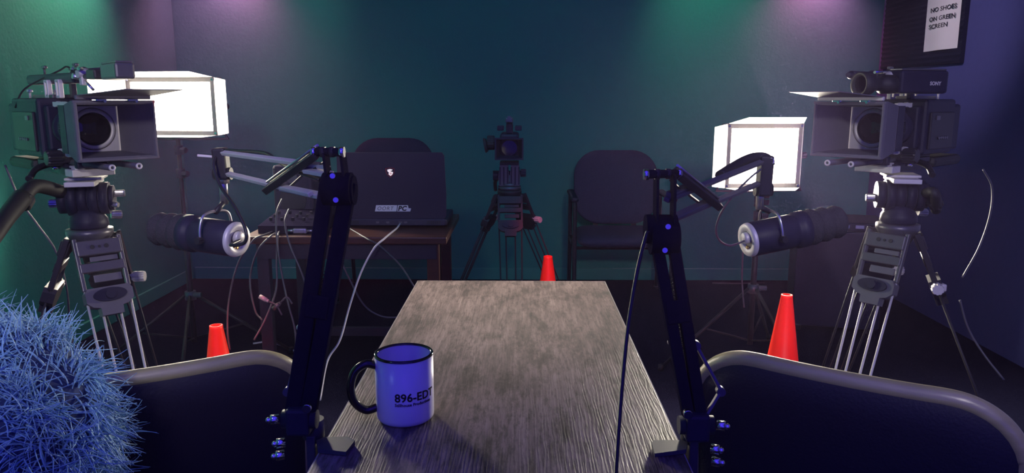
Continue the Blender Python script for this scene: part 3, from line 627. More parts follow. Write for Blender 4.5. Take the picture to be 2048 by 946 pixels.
# ------------------------------------------------------------ cinema camera
def plate_with_hole(mb, wx, wz, r, y0, y1, cx=0, cz=0, n=48):
    sq = []; ci = []
    for i in range(n):
        a = 2 * PI * i / n + PI / 4; c, s_ = math.cos(a), math.sin(a); k = 1 / max(abs(c), abs(s_))
        sq.append((c * k * wx / 2, s_ * k * wz / 2)); ci.append((cx + c * r, cz + s_ * r))
    vs = [(x, y, z) for y in (y0, y1) for ring in (sq, ci) for x, z in ring]
    fs = []
    for i in range(n):
        j = (i + 1) % n
        fs += [(i, j, n + j, n + i), (2 * n + i, 3 * n + i, 3 * n + j, 2 * n + j), (n + i, n + j, 3 * n + j, 3 * n + i), (i, 2 * n + i, 2 * n + j, j)]
    return mb.add(vs, fs)
def cine_camera(lab, loc, rotz, side):
    t = thing('cinema_camera', lab, 'video camera', loc, rotz)
    Z = 0.118                                                     # lens axis height
    B = lambda: MB()
    L = side == 'left'
    # matte box
    mb = B(); fy, by = 0.235, 0.098
    ow, oh, iw, ih, bw, bh, qw, qh = 0.178, 0.138, 0.162, 0.121, 0.124, 0.118, 0.116, 0.110
    loops = [(ow, oh, fy), (iw, ih, fy), (qw, qh, by), (bw, bh, by), (ow, oh, fy - 0.012)]
    vs = []
    for lw, lh, y in loops: vs += [(-lw / 2, y, Z - lh / 2), (lw / 2, y, Z - lh / 2), (lw / 2, y, Z + lh / 2), (-lw / 2, y, Z + lh / 2)]
    fs = []
    for a in range(5):
        b_ = (a + 1) % 5
        for i in range(4): fs.append((a * 4 + i, a * 4 + (i + 1) % 4, b_ * 4 + (i + 1) % 4, b_ * 4 + i))
    mb.add(vs, fs); mtb = mb.build('matte_box', 'matte', t)
    fm = B()
    for z in (Z + oh / 2 - 0.003, Z - oh / 2 + 0.003): fm.box((0, fy + 0.001, z), (ow + 0.004, 0.005, 0.007), b=0.002)
    for x in (-ow / 2 + 0.003, ow / 2 - 0.003): fm.box((x, fy + 0.001, Z), (0.007, 0.005, oh), b=0.002)
    fm.build('front_rim', 'matte', mtb)
    plate_with_hole(B(), 0.118, 0.112, 0.052, by - 0.002, by - 0.008, 0, 0).build('filter_frame', 'cream', mtb).location = (0, 0, Z)
    # box back stage
    plate_with_hole(B(), 0.122, 0.116, 0.052, by - 0.008, by - 0.045).build('filter_stage', 'black', mtb).location = (0, 0, Z)
    # french flag
    hy, hz = fy - 0.004, Z + oh / 2 + 0.010
    fl = B().add([(-0.082, hy, hz), (0.082, hy, hz), (0.060, hy + (0.215 if L else 0.185), hz + 0.012), (-0.060, hy + (0.215 if L else 0.185), hz + 0.012),
                  (-0.082, hy, hz + 0.002), (0.082, hy, hz + 0.002), (0.060, hy + (0.215 if L else 0.185), hz + 0.014), (-0.060, hy + (0.215 if L else 0.185), hz + 0.014)],
                 [(0, 3, 2, 1), (4, 5, 6, 7), (0, 1, 5, 4), (1, 2, 6, 5), (2, 3, 7, 6), (3, 0, 4, 7)])
    fl.build('top_flag', 'matte', mtb)
    B().box((0, hy, hz - 0.003), (0.165, 0.010, 0.010), b=0.002).build('flag_hinge', 'cream' if not L else 'matte', mtb)
    for x in (-0.040, 0.030): B().box((x, hy + 0.006, hz - 0.009), (0.022, 0.008, 0.005), b=0.001).cyl((x - 0.006, hy + 0.004, hz - 0.012), (x - 0.006, hy + 0.013, hz - 0.012), 0.003, n=10).build('hinge_screw', 'chrome', mtb)
    # lens
    yf = by - 0.016
    AX = lambda y0: Matrix.Translation(V((0, y0, Z))) @ Matrix.Rotation(-PI / 2, 4, 'X')
    ln = B().lathe([(0.038, 0.002), (0.041, 0.0), (0.046, -0.006), (0.0495, -0.008), (0.0495, -0.05), (0.052, -0.052), (0.052, -0.075), (0.046, -0.077), (0.046, -0.11), (0.050, -0.112), (0.050, -0.130), (0.042, -0.135), (0.038, -0.20), (0, -0.20)], AX(yf + 0.012), 48)
    lens = ln.build('lens', 'black', t)
    B().lathe([(0.0400, 0.001), (0.0415, 0.0045), (0.0475, 0.0045), (0.050, 0.001), (0.050, -0.004)], AX(yf + 0.012), 48).build('lens_ring', 'cream', lens)
    B().lathe([(0, 0.004), (0.012, 0.0033), (0.026, 0.0008), (0.040, -0.004)], AX(yf + 0.009), 40).build('lens_glass', 'glass', lens)
    gr = B(); n = 60; vs = []
    for yy in (0.0, -0.016):
        for i in range(n * 2): rr = 0.0545 if i % 2 else 0.0515; a = PI * i / n; vs.append((rr * math.cos(a), yf - 0.045 + yy, Z + rr * math.sin(a)))
    gr.add(vs, [(i, (i + 1) % (2 * n), 2 * n + (i + 1) % (2 * n), 2 * n + i) for i in range(2 * n)]); gr.build('focus_gear', 'rubber', lens)
    # added pale strips above and below the barrel, painting the lens gear's highlights
    for sg in (-1, 1):
        z = Z + sg * 0.060
        pr = [(-0.045, -0.008), (-0.03, -0.010), (-0.02, -0.006), (0.0, -0.006), (0.01, -0.010), (0.03, -0.009), (0.045, -0.005), (0.045, 0.006), (0.02, 0.009), (0.0, 0.006), (-0.015, 0.010), (-0.03, 0.006), (-0.045, 0.008)]
        for sx in (-1, 1):
            B().prism([(x, z_ * sg * (1.0 if sg < 0 else 0.7)) for x, z_ in pr], 0.008, Matrix.Translation(V((sx * 0.042, 0.02, z))) @ Matrix.Rotation(PI / 2, 4, 'Z')).build('lens_gear_highlight', 'cream', t)
    # rods under the lens
    for x in (-0.030, 0.030): B().cyl((x, -0.20, Z - 0.083), (x, 0.262, Z - 0.083), 0.0075, n=20).build('support_rod', 'grey', t)
    for x in (-0.030, 0.030): B().lathe([(0.0035, 0.001), (0.0045, 0.0025), (0.0070, 0.0025), (0.0078, 0.0)], Matrix.Translation(V((x, 0.262, Z - 0.083))) @ Matrix.Rotation(-PI / 2, 4, 'X'), 20).build('rod_cap', 'cream', t)
    B().box((0, 0.09, Z - 0.083), (0.095, 0.02, 0.024), b=0.003).box((0, 0.09, Z - 0.066), (0.05, 0.018, 0.02), b=0.003).build('rod_clamp', 'black', t)
    B().box((0, -0.08, 0.012), (0.085, 0.24, 0.022), b=0.003).box((0, -0.08, 0.028), (0.10, 0.18, 0.014), b=0.002).build('base_plate', 'black', t)
    B().box((0.0, 0.045, 0.010), (0.10, 0.05, 0.018), b=0.002).box((0.03, 0.045, 0.022), (0.022, 0.04, 0.01), b=0.002).box((-0.02, 0.045, 0.022), (0.03, 0.04, 0.01), b=0.002).build('quick_release_plate', 'cream', t)
    # body
    bd = B().box((0, -0.17, Z), (0.135, 0.20, 0.150), b=0.008).box((0, -0.062, Z), (0.11, 0.03, 0.115), b=0.006)
    body = bd.build('body', 'black', t)
    for sx in (-1, 1):
        B().box((sx * 0.070, -0.17, Z - 0.01), (0.008, 0.16, 0.10), b=0.003).build('side_panel', 'blackm', body)
        B().box((sx * 0.0755, -0.13, Z + 0.025), (0.003, 0.022, 0.012), b=0.001).build('button', 'grey', body)
        for k in range(5): B().cyl((sx * 0.074, -0.20 + 0.014 * k, Z - 0.03), (sx * 0.078, -0.20 + 0.014 * k, Z - 0.03), 0.004, n=10).build('button', 'grey', body)
    B().box((0, -0.31, Z - 0.004), (0.105, 0.09, 0.13), b=0.008).build('battery', 'black', t)
    B().box((0, -0.16, Z + 0.079), (0.05, 0.15, 0.010), b=0.002).build('top_cheese_plate', 'grey', t)
    # top handle
    hz0 = Z + 0.124
    B().box((0, -0.13, hz0), (0.034, 0.34, 0.026), b=0.008).build('top_handle', 'black', t)
    def link(y):
        l = B(); w2, h2 = 0.012, 0.024
        for s_ in (-1, 1): l.box((0.02, y + s_ * w2 * 0.8, Z + 0.098), (0.012, 0.007, 0.046), b=0.002).box((0.02, y, Z + 0.098 + s_ * 0.020), (0.012, 0.024, 0.007), b=0.002)
        l.build('handle_post', 'cream', t)
    for y in (-0.045, -0.125): link(y)
    B().box((-0.02, -0.07, Z + 0.098), (0.012, 0.02, 0.048), b=0.002).build('handle_post', 'black', t)
    for x, y, z in ((0.0, -0.20, hz0 + 0.013), (0.03, -0.235, Z + 0.075), (-0.03, -0.235, Z + 0.075), (0.0, 0.02, hz0 + 0.013)):
        B().cyl((x, y, z), (x, y, z + 0.016), 0.003, n=10).box((x, y, z + 0.019), (0.010, 0.024, 0.008), b=0.003).build('thumb_screw', 'cream' if z < hz0 else 'grey', t)
    # viewfinder, loupe, microphone
    vx = -0.075 if not L else 0.02
    if not L:
        TV = Matrix.Translation(V((vx, 0.03, Z + 0.118))) @ Matrix.Rotation(R(-24), 4, 'Z')
        v = B().box((0, 0.0, 0), (0.050, 0.150, 0.058), b=0.007, Mx=TV).build('viewfinder', 'black', t)
        B().box((0, 0.0, 0.031), (0.040, 0.14, 0.004), b=0.001, Mx=TV).build('viewfinder_rail', 'grey', v)
        B().lathe([(0.020, 0), (0.024, 0.004), (0.024, 0.035), (0.017, 0.04), (0.017, 0.06), (0.027, 0.075), (0.030, 0.105), (0.025, 0.106), (0.020, 0.10)], TV @ Matrix.Translation(V((0, 0.075, -0.006))) @ Matrix.Rotation(-PI / 2, 4, 'X'), 28).build('loupe', 'rubber', v)
        vs, fs = text_mesh('SONY', 0.013, bold=0.0004, ext=0.0002)
        B().add(vs, fs, TV @ Matrix.Translation(V((-0.0254, -0.015, -0.008))) @ Matrix.Rotation(-PI / 2, 4, 'Z') @ Matrix.Rotation(PI / 2, 4, 'X')).build('maker_lettering', 'cream', v)
    else:
        TV = Matrix.Translation(V((vx, 0.315, Z + 0.132))) @ Matrix.Rotation(R(-8), 4, 'Z')
        v = B().box((0, 0.0, 0), (0.040, 0.130, 0.034), b=0.005, Mx=TV).build('viewfinder', 'grey', t)
        B().cyl((0.0, 0.03, hz0), (vx, 0.26, hz0 + 0.006), 0.007, n=12).box((vx, 0.20, hz0 + 0.004), (0.03, 0.05, 0.022), b=0.004).build('viewfinder_arm', 'blackm', t)
        B().box((0, 0.0, 0.019), (0.034, 0.12, 0.004), b=0.001, Mx=TV).build('viewfinder_rail', 'grey', v)
    cx = vx * 0.45
    B().cyl((0, 0.05, hz0 - 0.0), (vx, 0.05, hz0 + 0.004), 0.007, n=14).build('viewfinder_arm', 'silver', t)
    jt = B().cyl((cx - 0.012, 0.085, hz0 + 0.010), (cx + 0.012, 0.085, hz0 + 0.010), 0.012, n=20).box((cx, 0.085, hz0 - 0.004), (0.014, 0.018, 0.03), b=0.003); jt.build('joint_clamp', 'cream', t)
    for pts_, r_ in (([(cx, 0.09, hz0 - 0.006), (cx - 0.010, 0.115, hz0 - 0.03)], 0.0035), ([(cx + 0.01, 0.07, hz0 + 0.02), (cx + 0.02, 0.14, hz0 + 0.018)], 0.004), ([(cx, 0.03, hz0 + 0.022), (cx - 0.01, -0.02, hz0 + 0.022)], 0.004)): B().tube(pts_, r_, n=8).build('clamp_lever', 'chrome', t)
    mi = B().cyl((-vx * 0.5, -0.02, hz0 + 0.012), (-vx * 0.5, 0.16, hz0 + 0.012), 0.0105, n=20).cyl((-vx * 0.5, 0.16, hz0 + 0.012), (-vx * 0.5, 0.175, hz0 + 0.012), 0.0105, 0.006, n=20).lathe([(0.0115, 0), (0.015, 0.0), (0.015, 0.012), (0.0115, 0.012)], Matrix.Translation(V((-vx * 0.5, 0.03, hz0 + 0.012))) @ Matrix.Rotation(-PI / 2, 4, 'X'), 20)
    mi.build('camera_microphone', 'black', t)
    B().tube([(-vx * 0.5, -0.02, hz0 + 0.012), (-vx * 0.6, -0.07, hz0 + 0.03), (-vx * 0.3, -0.12, hz0 + 0.02), (0.05, -0.2, Z + 0.1), (0.07, -0.23, Z + 0.05)], 0.0025, n=8).build('cable', 'rubber', t)
    # grip arm and shoulder pad
    B().tube([(0.05 * (1 if L else -1), -0.06, 0.03), (0.10 * (1 if L else -1), -0.02, 0.02), (0.13 * (1 if L else -1), 0.02, 0.0)], 0.008).build('grip_arm', 'blackm', t)
    B().box((0, -0.28, 0.018), (0.12, 0.20, 0.03), b=0.012).build('shoulder_pad', 'rubber', t)
    # follow focus knob, side
    sx = 1 if L else -1
    B().knob((sx * 0.05, 0.01, Z - 0.072), (sx * 0.085, 0.01, Z - 0.072), 0.020, lobes=14).box((sx * 0.035, 0.01, Z - 0.072), (0.04, 0.03, 0.025), b=0.003).build('follow_focus', 'blackm', t)
    for k, z in enumerate((0.022, 0.034)):
        B().cyl((sx * 0.05, -0.01 - 0.04 * k, z), (sx * 0.066, -0.01 - 0.04 * k, z), 0.005, n=10).build('clamp_bolt', 'chrome', t)
    return t

def shift(p, dx, dy, dz=0): return V((p[0] + dx, p[1] + dy, p[2] + dz))
# left rig
LT = P(180, 466, 1.88)
cine_l = (LT.x, LT.y, LT.z + 0.152)
tripod('camera_tripod', 'tall tripod with pale twin-rod legs under the left cinema camera', LT, [(LT.x + 0.26, LT.y - 0.25, 0), (LT.x - 0.34, LT.y - 0.14, 0), (LT.x - 0.06, LT.y + 0.42, 0)])
RT = P(1795, 456, 2.0)
tripod('camera_tripod', 'tall tripod with pale twin-rod legs under the right cinema camera', RT, [(RT.x - 0.26, RT.y - 0.20, 0), (RT.x + 0.36, RT.y - 0.16, 0), (RT.x - 0.02, RT.y + 0.42, 0)])
al = R(-130); ar = R(131)
fluid_head('', 'black drum-shaped fluid head between the left tripod and its camera', LT, R(20), 0.9)
fluid_head('', 'black drum-shaped fluid head between the right tripod and its camera', RT, R(-15), 0.9)
cine_camera('black cinema camera with wide grey matte box aimed right, on the left tripod', cine_l, al, 'left')
cine_camera('black cinema camera with grey matte box aimed left and long viewfinder, on the right tripod', (RT.x - 0.035, RT.y + 0.03, RT.z + 0.152), ar, 'right')
# pan handles
hp = [LT + V((-0.04, 0.0, 0.10)), P(75, 372, 1.74), P(48, 392, 1.68), P(30, 430, 1.60), P(-10, 480, 1.52)]
tag(MB().tube(hp[:3] + [P(40, 402, 1.66)], 0.017, n=12).tube([P(44, 396, 1.67), P(12, 436, 1.58), P(-30, 500, 1.48)], [0.022, 0.016], n=12).knob(P(52, 392, 1.68), P(40, 412, 1.66), 0.022).build('pan_handle', 'rubber', origin=hp[0]), 'black rubber pan handle reaching left off the left tripod head', 'pan handle')
hp = [RT + V((0.05, 0.0, 0.09)), P(1868, 385, 1.9), P(1872, 420, 1.95)]
tag(MB().tube(hp, 0.013, n=12).knob(P(1866, 400, 1.93), P(1874, 412, 1.94), 0.018).build('pan_handle', 'rubber', origin=hp[0]), 'short black pan handle behind the right tripod head', 'pan handle')

# ------------------------------------------------------------ LED panels on stands
def led_panel(lab, c, rotz, w_, h_, doors, base, collar_z, legdirs, stand_lab, strength, fall=0.0):
    t = thing('led_panel_light', lab, 'studio light', c, rotz)
    # local: faces -Y (towards the viewer)
    hs = MB().box((0, 0.035, 0), (w_ + 0.05, 0.05, h_ + 0.04), b=0.006); hs.build('housing', 'grey', t)
    fr = MB()
    for s_ in (-1, 1): fr.box((0, 0.004, s_ * (h_ / 2 + 0.010)), (w_ + 0.05, 0.016, 0.020), b=0.002).box((s_ * (w_ / 2 + 0.0125), 0.004, 0), (0.025, 0.016, h_ + 0.04), b=0.002)
    fr.build('front_frame', 'barnframe', t)
    nx = round(w_ / 0.0135); nz = round(h_ / 0.0135)
    MB().add([(-w_ / 2, 0, -h_ / 2), (w_ / 2, 0, -h_ / 2), (w_ / 2, 0, h_ / 2), (-w_ / 2, 0, h_ / 2)], [(0, 1, 2, 3)]).build('led_array', led_mat(nx, nz, w_, h_, strength), t)
    for sx in (-1, 1):
        for sz in (-1, 1): MB().cyl((sx * (w_ / 2 + 0.012), -0.008, sz * (h_ / 2 + 0.010)), (sx * (w_ / 2 + 0.012), -0.003, sz * (h_ / 2 + 0.010)), 0.005, n=12).build('corner_screw', 'chrome', t)
    for kind, ang, dl in doors:
        hw, hh = w_ / 2 + 0.02, h_ / 2 + 0.02
        if kind in ('top', 'bottom'):
            sg = 1 if kind == 'top' else -1
            poly = [(-hw, 0), (hw, 0), (hw - 0.045, -dl), (-hw + 0.045, -dl)]
            T = Matrix.Translation(V((0, -0.006, sg * hh))) @ Matrix.Rotation(R(-ang * sg), 4, 'X')
            vs = [(x, y, 0) for x, y in poly] + [(x, y, 0.0015) for x, y in poly]
        else:
            sg = 1 if kind == 'right' else -1
            poly = [(-hh, 0), (hh, 0), (hh - 0.012, -dl), (-hh + 0.012, -dl)]
            T = Matrix.Translation(V((sg * hw, -0.006, 0))) @ Matrix.Rotation(R(ang * sg), 4, 'Z')
            vs = [(0, y, x) for x, y in poly] + [(0.0015, y, x) for x, y in poly]
        MB().add(vs, [(0, 1, 2, 3), (7, 6, 5, 4), (0, 4, 5, 1), (1, 5, 6, 2), (2, 6, 7, 3), (3, 7, 4, 0)], T).build('barn_door', 'barn', t)
    yk = MB()
    X = w_ / 2 + 0.035
    yk.tube([(-X, 0.03, 0), (-X, 0.03, -h_ / 2 - 0.015), (-X + 0.02, 0.03, -h_ / 2 - 0.035), (X - 0.02, 0.03, -h_ / 2 - 0.035), (X, 0.03, -h_ / 2 - 0.015), (X, 0.03, 0)], 0.005, n=8, res=3)
    yk.build('yoke', 'grey', t)
    for s_ in (-1, 1): MB().knob((s_ * (X - 0.004), 0.03, 0), (s_ * (X + 0.022), 0.03, 0), 0.014).build('yoke_knob', 'black', t)
    # stand
    bx = V(base); s_t = thing('light_stand', stand_lab, 'light stand', bx)
    zt = c[2] - h_ / 2 - 0.035
    MB().cyl((bx.x, bx.y, 0.10), (bx.x, bx.y, collar_z + 0.35), 0.0125).build('lower_pole', 'blackm', s_t, bx)
    MB().cyl((bx.x, bx.y, collar_z + 0.30), (bx.x, bx.y, zt), 0.009).build('upper_pole', 'blackm', s_t, bx)
    for z in (collar_z + 0.33, (collar_z + 0.40 + zt) / 2, zt - 0.05):
        MB().cyl((bx.x, bx.y, z - 0.02), (bx.x, bx.y, z + 0.02), 0.018).knob((bx.x + 0.016, bx.y - 0.01, z), (bx.x + 0.04, bx.y - 0.02, z), 0.013).build('pole_clamp', 'black', s_t, bx)
    MB().cyl((bx.x, bx.y, collar_z - 0.02), (bx.x, bx.y, collar_z + 0.02), 0.024).knob((bx.x + 0.02, bx.y - 0.01, collar_z + 0.005), (bx.x + 0.055, bx.y - 0.012, collar_z + 0.005), 0.012).build('leg_collar', 'grey', s_t, bx)
    for a in legdirs:
        d = V((math.cos(R(a)), math.sin(R(a)), 0)); p0 = bx + V((0, 0, collar_z)) + d * 0.022; p1 = bx + d * 0.42 + V((0, 0, 0.012))
        lg = MB().tube([p0, p1], 0.0075, n=10); lg.build('leg', 'blackm', s_t, bx)
        MB().tube([bx + V((0, 0, 0.12)) + d * 0.012, p0.lerp(p1, 0.5)], 0.004, n=8).build('leg_brace', 'blackm', s_t, bx)
        MB().cyl(p1 - V((0, 0, 0.012)), p1 + V((0, 0, 0.014)), 0.012, n=12).build('foot', 'rubber', s_t, bx)
    return t
M['barnframe'] = mat('light_frame_paint', (0.22, 0.20, 0.20), 0.4, metal=0.3, nscale=60, namt=0.1)
pc = P(344, 213, 3.20); led_panel('glowing white LED panel light on the left, partly behind the left camera', pc, R(-6), 0.36, 0.205, [('top', 10, 0.11), ('bottom', 8, 0.05), ('right', 62, 0.08), ('left', 10, 0.20)], (pc.x, pc.y + 0.03, 0), 0.32, (-75, 20, 200), 'black light stand holding the left LED panel, legs behind the left chair', LED_STRENGTH)
pc = P(1527, 312, 3.20); led_panel('glowing white LED panel light behind the right microphone', pc, R(5), 0.292, 0.235, [('top', 14, 0.12), ('bottom', 6, 0.06), ('left', 62, 0.080), ('right', 158, 0.06)], (pc.x, pc.y + 0.03, 0), 0.36, (-70, 60, 190), 'black light stand holding the right LED panel beside the cone', LED_STRENGTH)

# ------------------------------------------------------------ middle camcorder on tripod
CT = P(1019, 385, 3.35)
tripod('camera_tripod', 'dark tripod in the middle of the room carrying the small camcorder', CT, [(CT.x + 0.02, CT.y - 0.34, 0), (CT.x + 0.32, CT.y + 0.36, 0), (CT.x - 0.36, CT.y + 0.12, 0)], s=1.0, rods='blackm', frame_m='blackm')
t = thing('tripod_head', 'ribbed dark fluid head under the middle camcorder', 'tripod head', (CT.x, CT.y, CT.z + 0.0145))
MB().cyl((0, 0, 0), (0, 0, 0.016), 0.052).cyl((0, 0, 0.016), (0, 0, 0.03), 0.044).build('pan_base', 'grey', t)
for s_ in (-1, 1):
    h = MB().prism([(-0.022, 0.02), (0.022, 0.02), (0.024, 0.06), (0.018, 0.115), (-0.018, 0.115), (-0.024, 0.06)], 0.07, Matrix.Translation(V((s_ * 0.025, 0, 0)))); h.build('head_cheek', 'grey', t)
for k in range(6): MB().box((-0.042 + k * 0.017, -0.037, 0.065), (0.006, 0.006, 0.08), b=0.001).build('rib', 'black', t)
MB().cyl((-0.075, 0, 0.075), (0.075, 0, 0.075), 0.010).knob((0.05, 0, 0.075), (0.075, 0, 0.075), 0.018).knob((-0.05, 0, 0.06), (-0.075, 0, 0.06), 0.018).build('tilt_axle', 'black', t)
MB().box((0, 0, 0.121), (0.085, 0.11, 0.012), b=0.002).build('top_plate', 'black', t)
MB().tube([(-0.05, 0.03, 0.05), (-0.07, 0.15, 0.02), (-0.075, 0.32, -0.04)], 0.009, n=10).build('pan_handle', 'rubber', t)
q = (CT.x, CT.y, CT.z + 0.0145 + 0.128); t = thing('camcorder', 'small black camcorder with square lens hood on the middle tripod', 'video camera', q)
cb = MB().box((0, 0.06, 0.075), (0.085, 0.22, 0.10), b=0.012).build('body', 'black', t)
fm = MB(); vs = []
for lw, lh, y in ((0.125, 0.096, -0.115), (0.112, 0.083, -0.115), (0.080, 0.066, -0.055), (0.09, 0.08, -0.05), (0.123, 0.094, -0.095)):
    vs += [(-lw / 2, y, 0.062 - lh / 2), (lw / 2, y, 0.062 - lh / 2), (lw / 2, y, 0.062 + lh / 2), (-lw / 2, y, 0.062 + lh / 2)]
fm.add(vs, [(a * 4 + i, a * 4 + (i + 1) % 4, ((a + 1) % 5) * 4 + (i + 1) % 4, ((a + 1) % 5) * 4 + i) for a in range(5) for i in range(4)]); fm.build('lens_hood', 'black', t)
MB().cyl((0, -0.052, 0.062), (0, -0.045, 0.062), 0.034, n=28).build('lens_glass', 'glass', t)
MB().lathe([(0.034, 0), (0.038, 0), (0.038, 0.05), (0.034, 0.05)], Matrix.Translation(V((0, -0.05, 0.062))) @ Matrix.Rotation(-PI / 2, 4, 'X'), 28).build('lens_barrel', 'black', t)
MB().box((0, 0.04, 0.165), (0.028, 0.17, 0.02), b=0.006).box((0, -0.03, 0.145), (0.03, 0.03, 0.04), b=0.005).box((0, 0.11, 0.145), (0.03, 0.03, 0.04), b=0.005).build('top_handle', 'black', t)
MB().box((0, -0.05, 0.185), (0.034, 0.05, 0.022), b=0.004).box((0, -0.076, 0.19), (0.016, 0.004, 0.026), b=0.001).build('accessory_shoe', 'grey', t)
for s_ in (-1, 1): MB().box((s_ * 0.04, 0.0, 0.148), (0.03, 0.05, 0.022), b=0.004).build('control_block', 'black', t)
MB().tube([(-0.04, -0.02, 0.09), (-0.065, -0.04, 0.085)], 0.008).knob((-0.098, -0.045, 0.085), (-0.065, -0.045, 0.085), 0.032, lobes=14, depth=0.06).lathe([(0.0, 0), (0.028, 0.0), (0.034, 0.012), (0.03, 0.014)], Matrix.Translation(V((-0.098, -0.045, 0.075))) @ Matrix.Rotation(R(-100), 4, 'Y'), 24).build('viewfinder_cup', 'rubber', t)

# ------------------------------------------------------------ laptop table
SZ = 0.70; sx0, sx1, sy0, sy1 = -1.02, -0.272, 2.64, 3.20
t = thing('side_table', 'dark cherry wood side table under the laptop', 'table', ((sx0 + sx1) / 2, (sy0 + sy1) / 2, 0)); o0 = V(t.location)
MB().box((o0.x, o0.y, SZ - 0.014), (sx1 - sx0, sy1 - sy0, 0.028), b=0.005).build('tabletop', 'redwood', t, o0)
for yy in (sy0 + 0.04, sy1 - 0.04): MB().box((o0.x, yy, SZ - 0.06), (sx1 - sx0 - 0.08, 0.02, 0.06), b=0.002).build('apron', 'black', t, o0)
for x in (sx0 + 0.06, sx1 - 0.055):
    for y in (sy0 + 0.05, sy1 - 0.05): MB().box((x, y, (SZ - 0.028) / 2), (0.045, 0.035, SZ - 0.028), b=0.003).build('leg', 'redwood' if x > -0.6 else 'black', t, o0)
MB().box((o0.x, sy1 - 0.05, 0.18), (sx1 - sx0 - 0.15, 0.02, 0.04), b=0.002).build('stretcher', 'black', t, o0)

lx0, lx1 = -0.712, -0.292; lc = (lx0 + lx1) / 2; ly = 2.86
t = thing('laptop', 'open black laptop seen from behind with white sticker and small glowing badge', 'laptop', (lc, ly, SZ))
lw = lx1 - lx0
MB().box((0, 0.135, 0.018), (lw, 0.28, 0.026), b=0.006).build('base', 'laptop', t)
rv = MB().box((0, -0.008, 0.020), (lw - 0.01, 0.012, 0.026), b=0.003)
rv.build('rear_edge', 'laptop', t)
for k in (-1, 1):
    g = MB()
    for j in range(7): g.box((k * (lw / 2 - 0.05) + (j - 3) * 0.008, -0.0145, 0.020), (0.005, 0.002, 0.014))
    g.build('vent', 'rubber', t)
for x in (-0.02, 0.03, 0.05, -0.06): MB().box((x, -0.0145, 0.020), (0.012, 0.002, 0.007)).build('port', 'grey', t)
lidT = Matrix.Translation(V((0, 0.002, 0.032))) @ Matrix.Rotation(R(6), 4, 'X')
lh = 0.262
pr = [(-lw / 2 + 0.012, 0), (lw / 2 - 0.012, 0), (lw / 2 - 0.002, 0.01), (lw / 2, 0.10), (lw / 2 - 0.004, lh - 0.012), (lw / 2 - 0.012, lh), (-lw / 2 + 0.012, lh), (-lw / 2 + 0.004, lh - 0.012), (-lw / 2, 0.10), (-lw / 2 + 0.002, 0.01)]
lid = MB().prism(pr, 0.010, lidT).build('lid', 'laptop', t)
MB().add([lidT @ V((x, 0.0055, z)) for x, z in ((-lw / 2 + 0.02, 0.02), (lw / 2 - 0.02, 0.02), (lw / 2 - 0.02, lh - 0.015), (-lw / 2 + 0.02, lh - 0.015))], [(0, 1, 2, 3)]).build('screen', mat('dark_screen', (0.01, 0.01, 0.014), 0.1, nscale=5, namt=0.1), lid)
# badge: red shield outline with pale curled emblem
bx_, bz_ = -0.003, 0.188
sh = [(-0.017, 0.013), (0.0, 0.016), (0.017, 0.013), (0.015, -0.006), (0.0, -0.022), (-0.015, -0.006)]
o_ = MB()
for i in range(6):
    a, b_ = sh[i], sh[(i + 1) % 6]; o_.tube([lidT @ V((bx_ + a[0], -0.0058, bz_ + a[1])), lidT @ V((bx_ + b_[0], -0.0058, bz_ + b_[1]))], 0.0007, n=5, res=1)
o_.build('badge_outline', 'redlogo', lid)
cr = MB()
cr.prism([(-0.011, 0.008), (0.0, 0.011), (0.010, 0.008), (0.006, 0.005), (-0.002, 0.004), (0.004, 0.001), (0.011, -0.001), (0.009, -0.009), (0.001, -0.016), (-0.007, -0.009), (-0.004, -0.003), (-0.009, 0.001)], 0.0012, lidT @ Matrix.Translation(V((bx_, -0.0056, bz_))))
cr.build('badge_emblem', 'badge', lid)
MB().lathe([(0.0016, 0), (0.0034, 0)], lidT @ Matrix.Translation(V((bx_ + 0.002, -0.0068, bz_ - 0.006))) @ Matrix.Rotation(PI / 2, 4, 'X'), 16).build('badge_curl', 'redlogo', lid)
# sticker
sk = lidT @ Matrix.Translation(V((0.002, -0.0056, 0.044)))
MB().prism([(-0.072, -0.013), (0.012, -0.013), (0.016, 0.012), (-0.066, 0.012)], 0.0006, sk).build('sticker', 'sticker', lid)
MB().prism([(0.015, -0.013), (0.066, -0.013), (0.070, -0.001), (0.060, 0.0), (0.058, 0.012), (0.019, 0.012)], 0.0006, sk).build('sticker', 'sticker', lid)
TR = sk @ Matrix.Translation(V((0, -0.0006, 0))) @ Matrix.Rotation(PI / 2, 4, 'X')
vs, fs = text_mesh('OORT', 0.021, font_shear=0.25, bold=-0.0001, ext=0.0001, spacing=1.12); MB().add(vs, fs, TR @ Matrix.Translation(V((-0.064, -0.0078, 0)))).build('sticker_text', 'ink', lid)
vs, fs = text_mesh('PC', 0.026, font_shear=0.25, bold=0.0012, ext=0.0001, spacing=1.08); MB().add(vs, fs, TR @ Matrix.Translation(V((0.018, -0.0095, 0)))).build('sticker_text', 'ink', lid)

# gear on the laptop table, left of the laptop
g0 = V((-0.86, 2.83, SZ))
t = thing('audio_mixer', 'small dark audio mixer with knobs on the side table left of the laptop', 'audio mixer', g0)
MB().prism([(-0.13, 0), (0.13, 0), (0.13, 0.055), (-0.13, 0.03)], 0.24, Matrix.Rotation(PI / 2, 4, 'Z')).build('body', 'armblack', t)
for i in range(5):
    for j in range(3): MB().knob((-0.09 + i * 0.042, -0.07 + j * 0.05, 0.040 + 0.0048 * j), (-0.09 + i * 0.042, -0.07 + j * 0.05, 0.052 + 0.0048 * j), 0.006).build('knob', 'blackm', t)
MB().box((0.02, -0.122, 0.018), (0.14, 0.008, 0.014), b=0.001).build('front_strip', 'cream', t)
t = thing('monitor_speaker', 'black boxy speaker standing behind the mixer on the side table', 'speaker', (-0.93, 3.06, SZ))
MB().box((0, 0, 0.115), (0.16, 0.16, 0.23), b=0.012).build('cabinet', 'black', t)
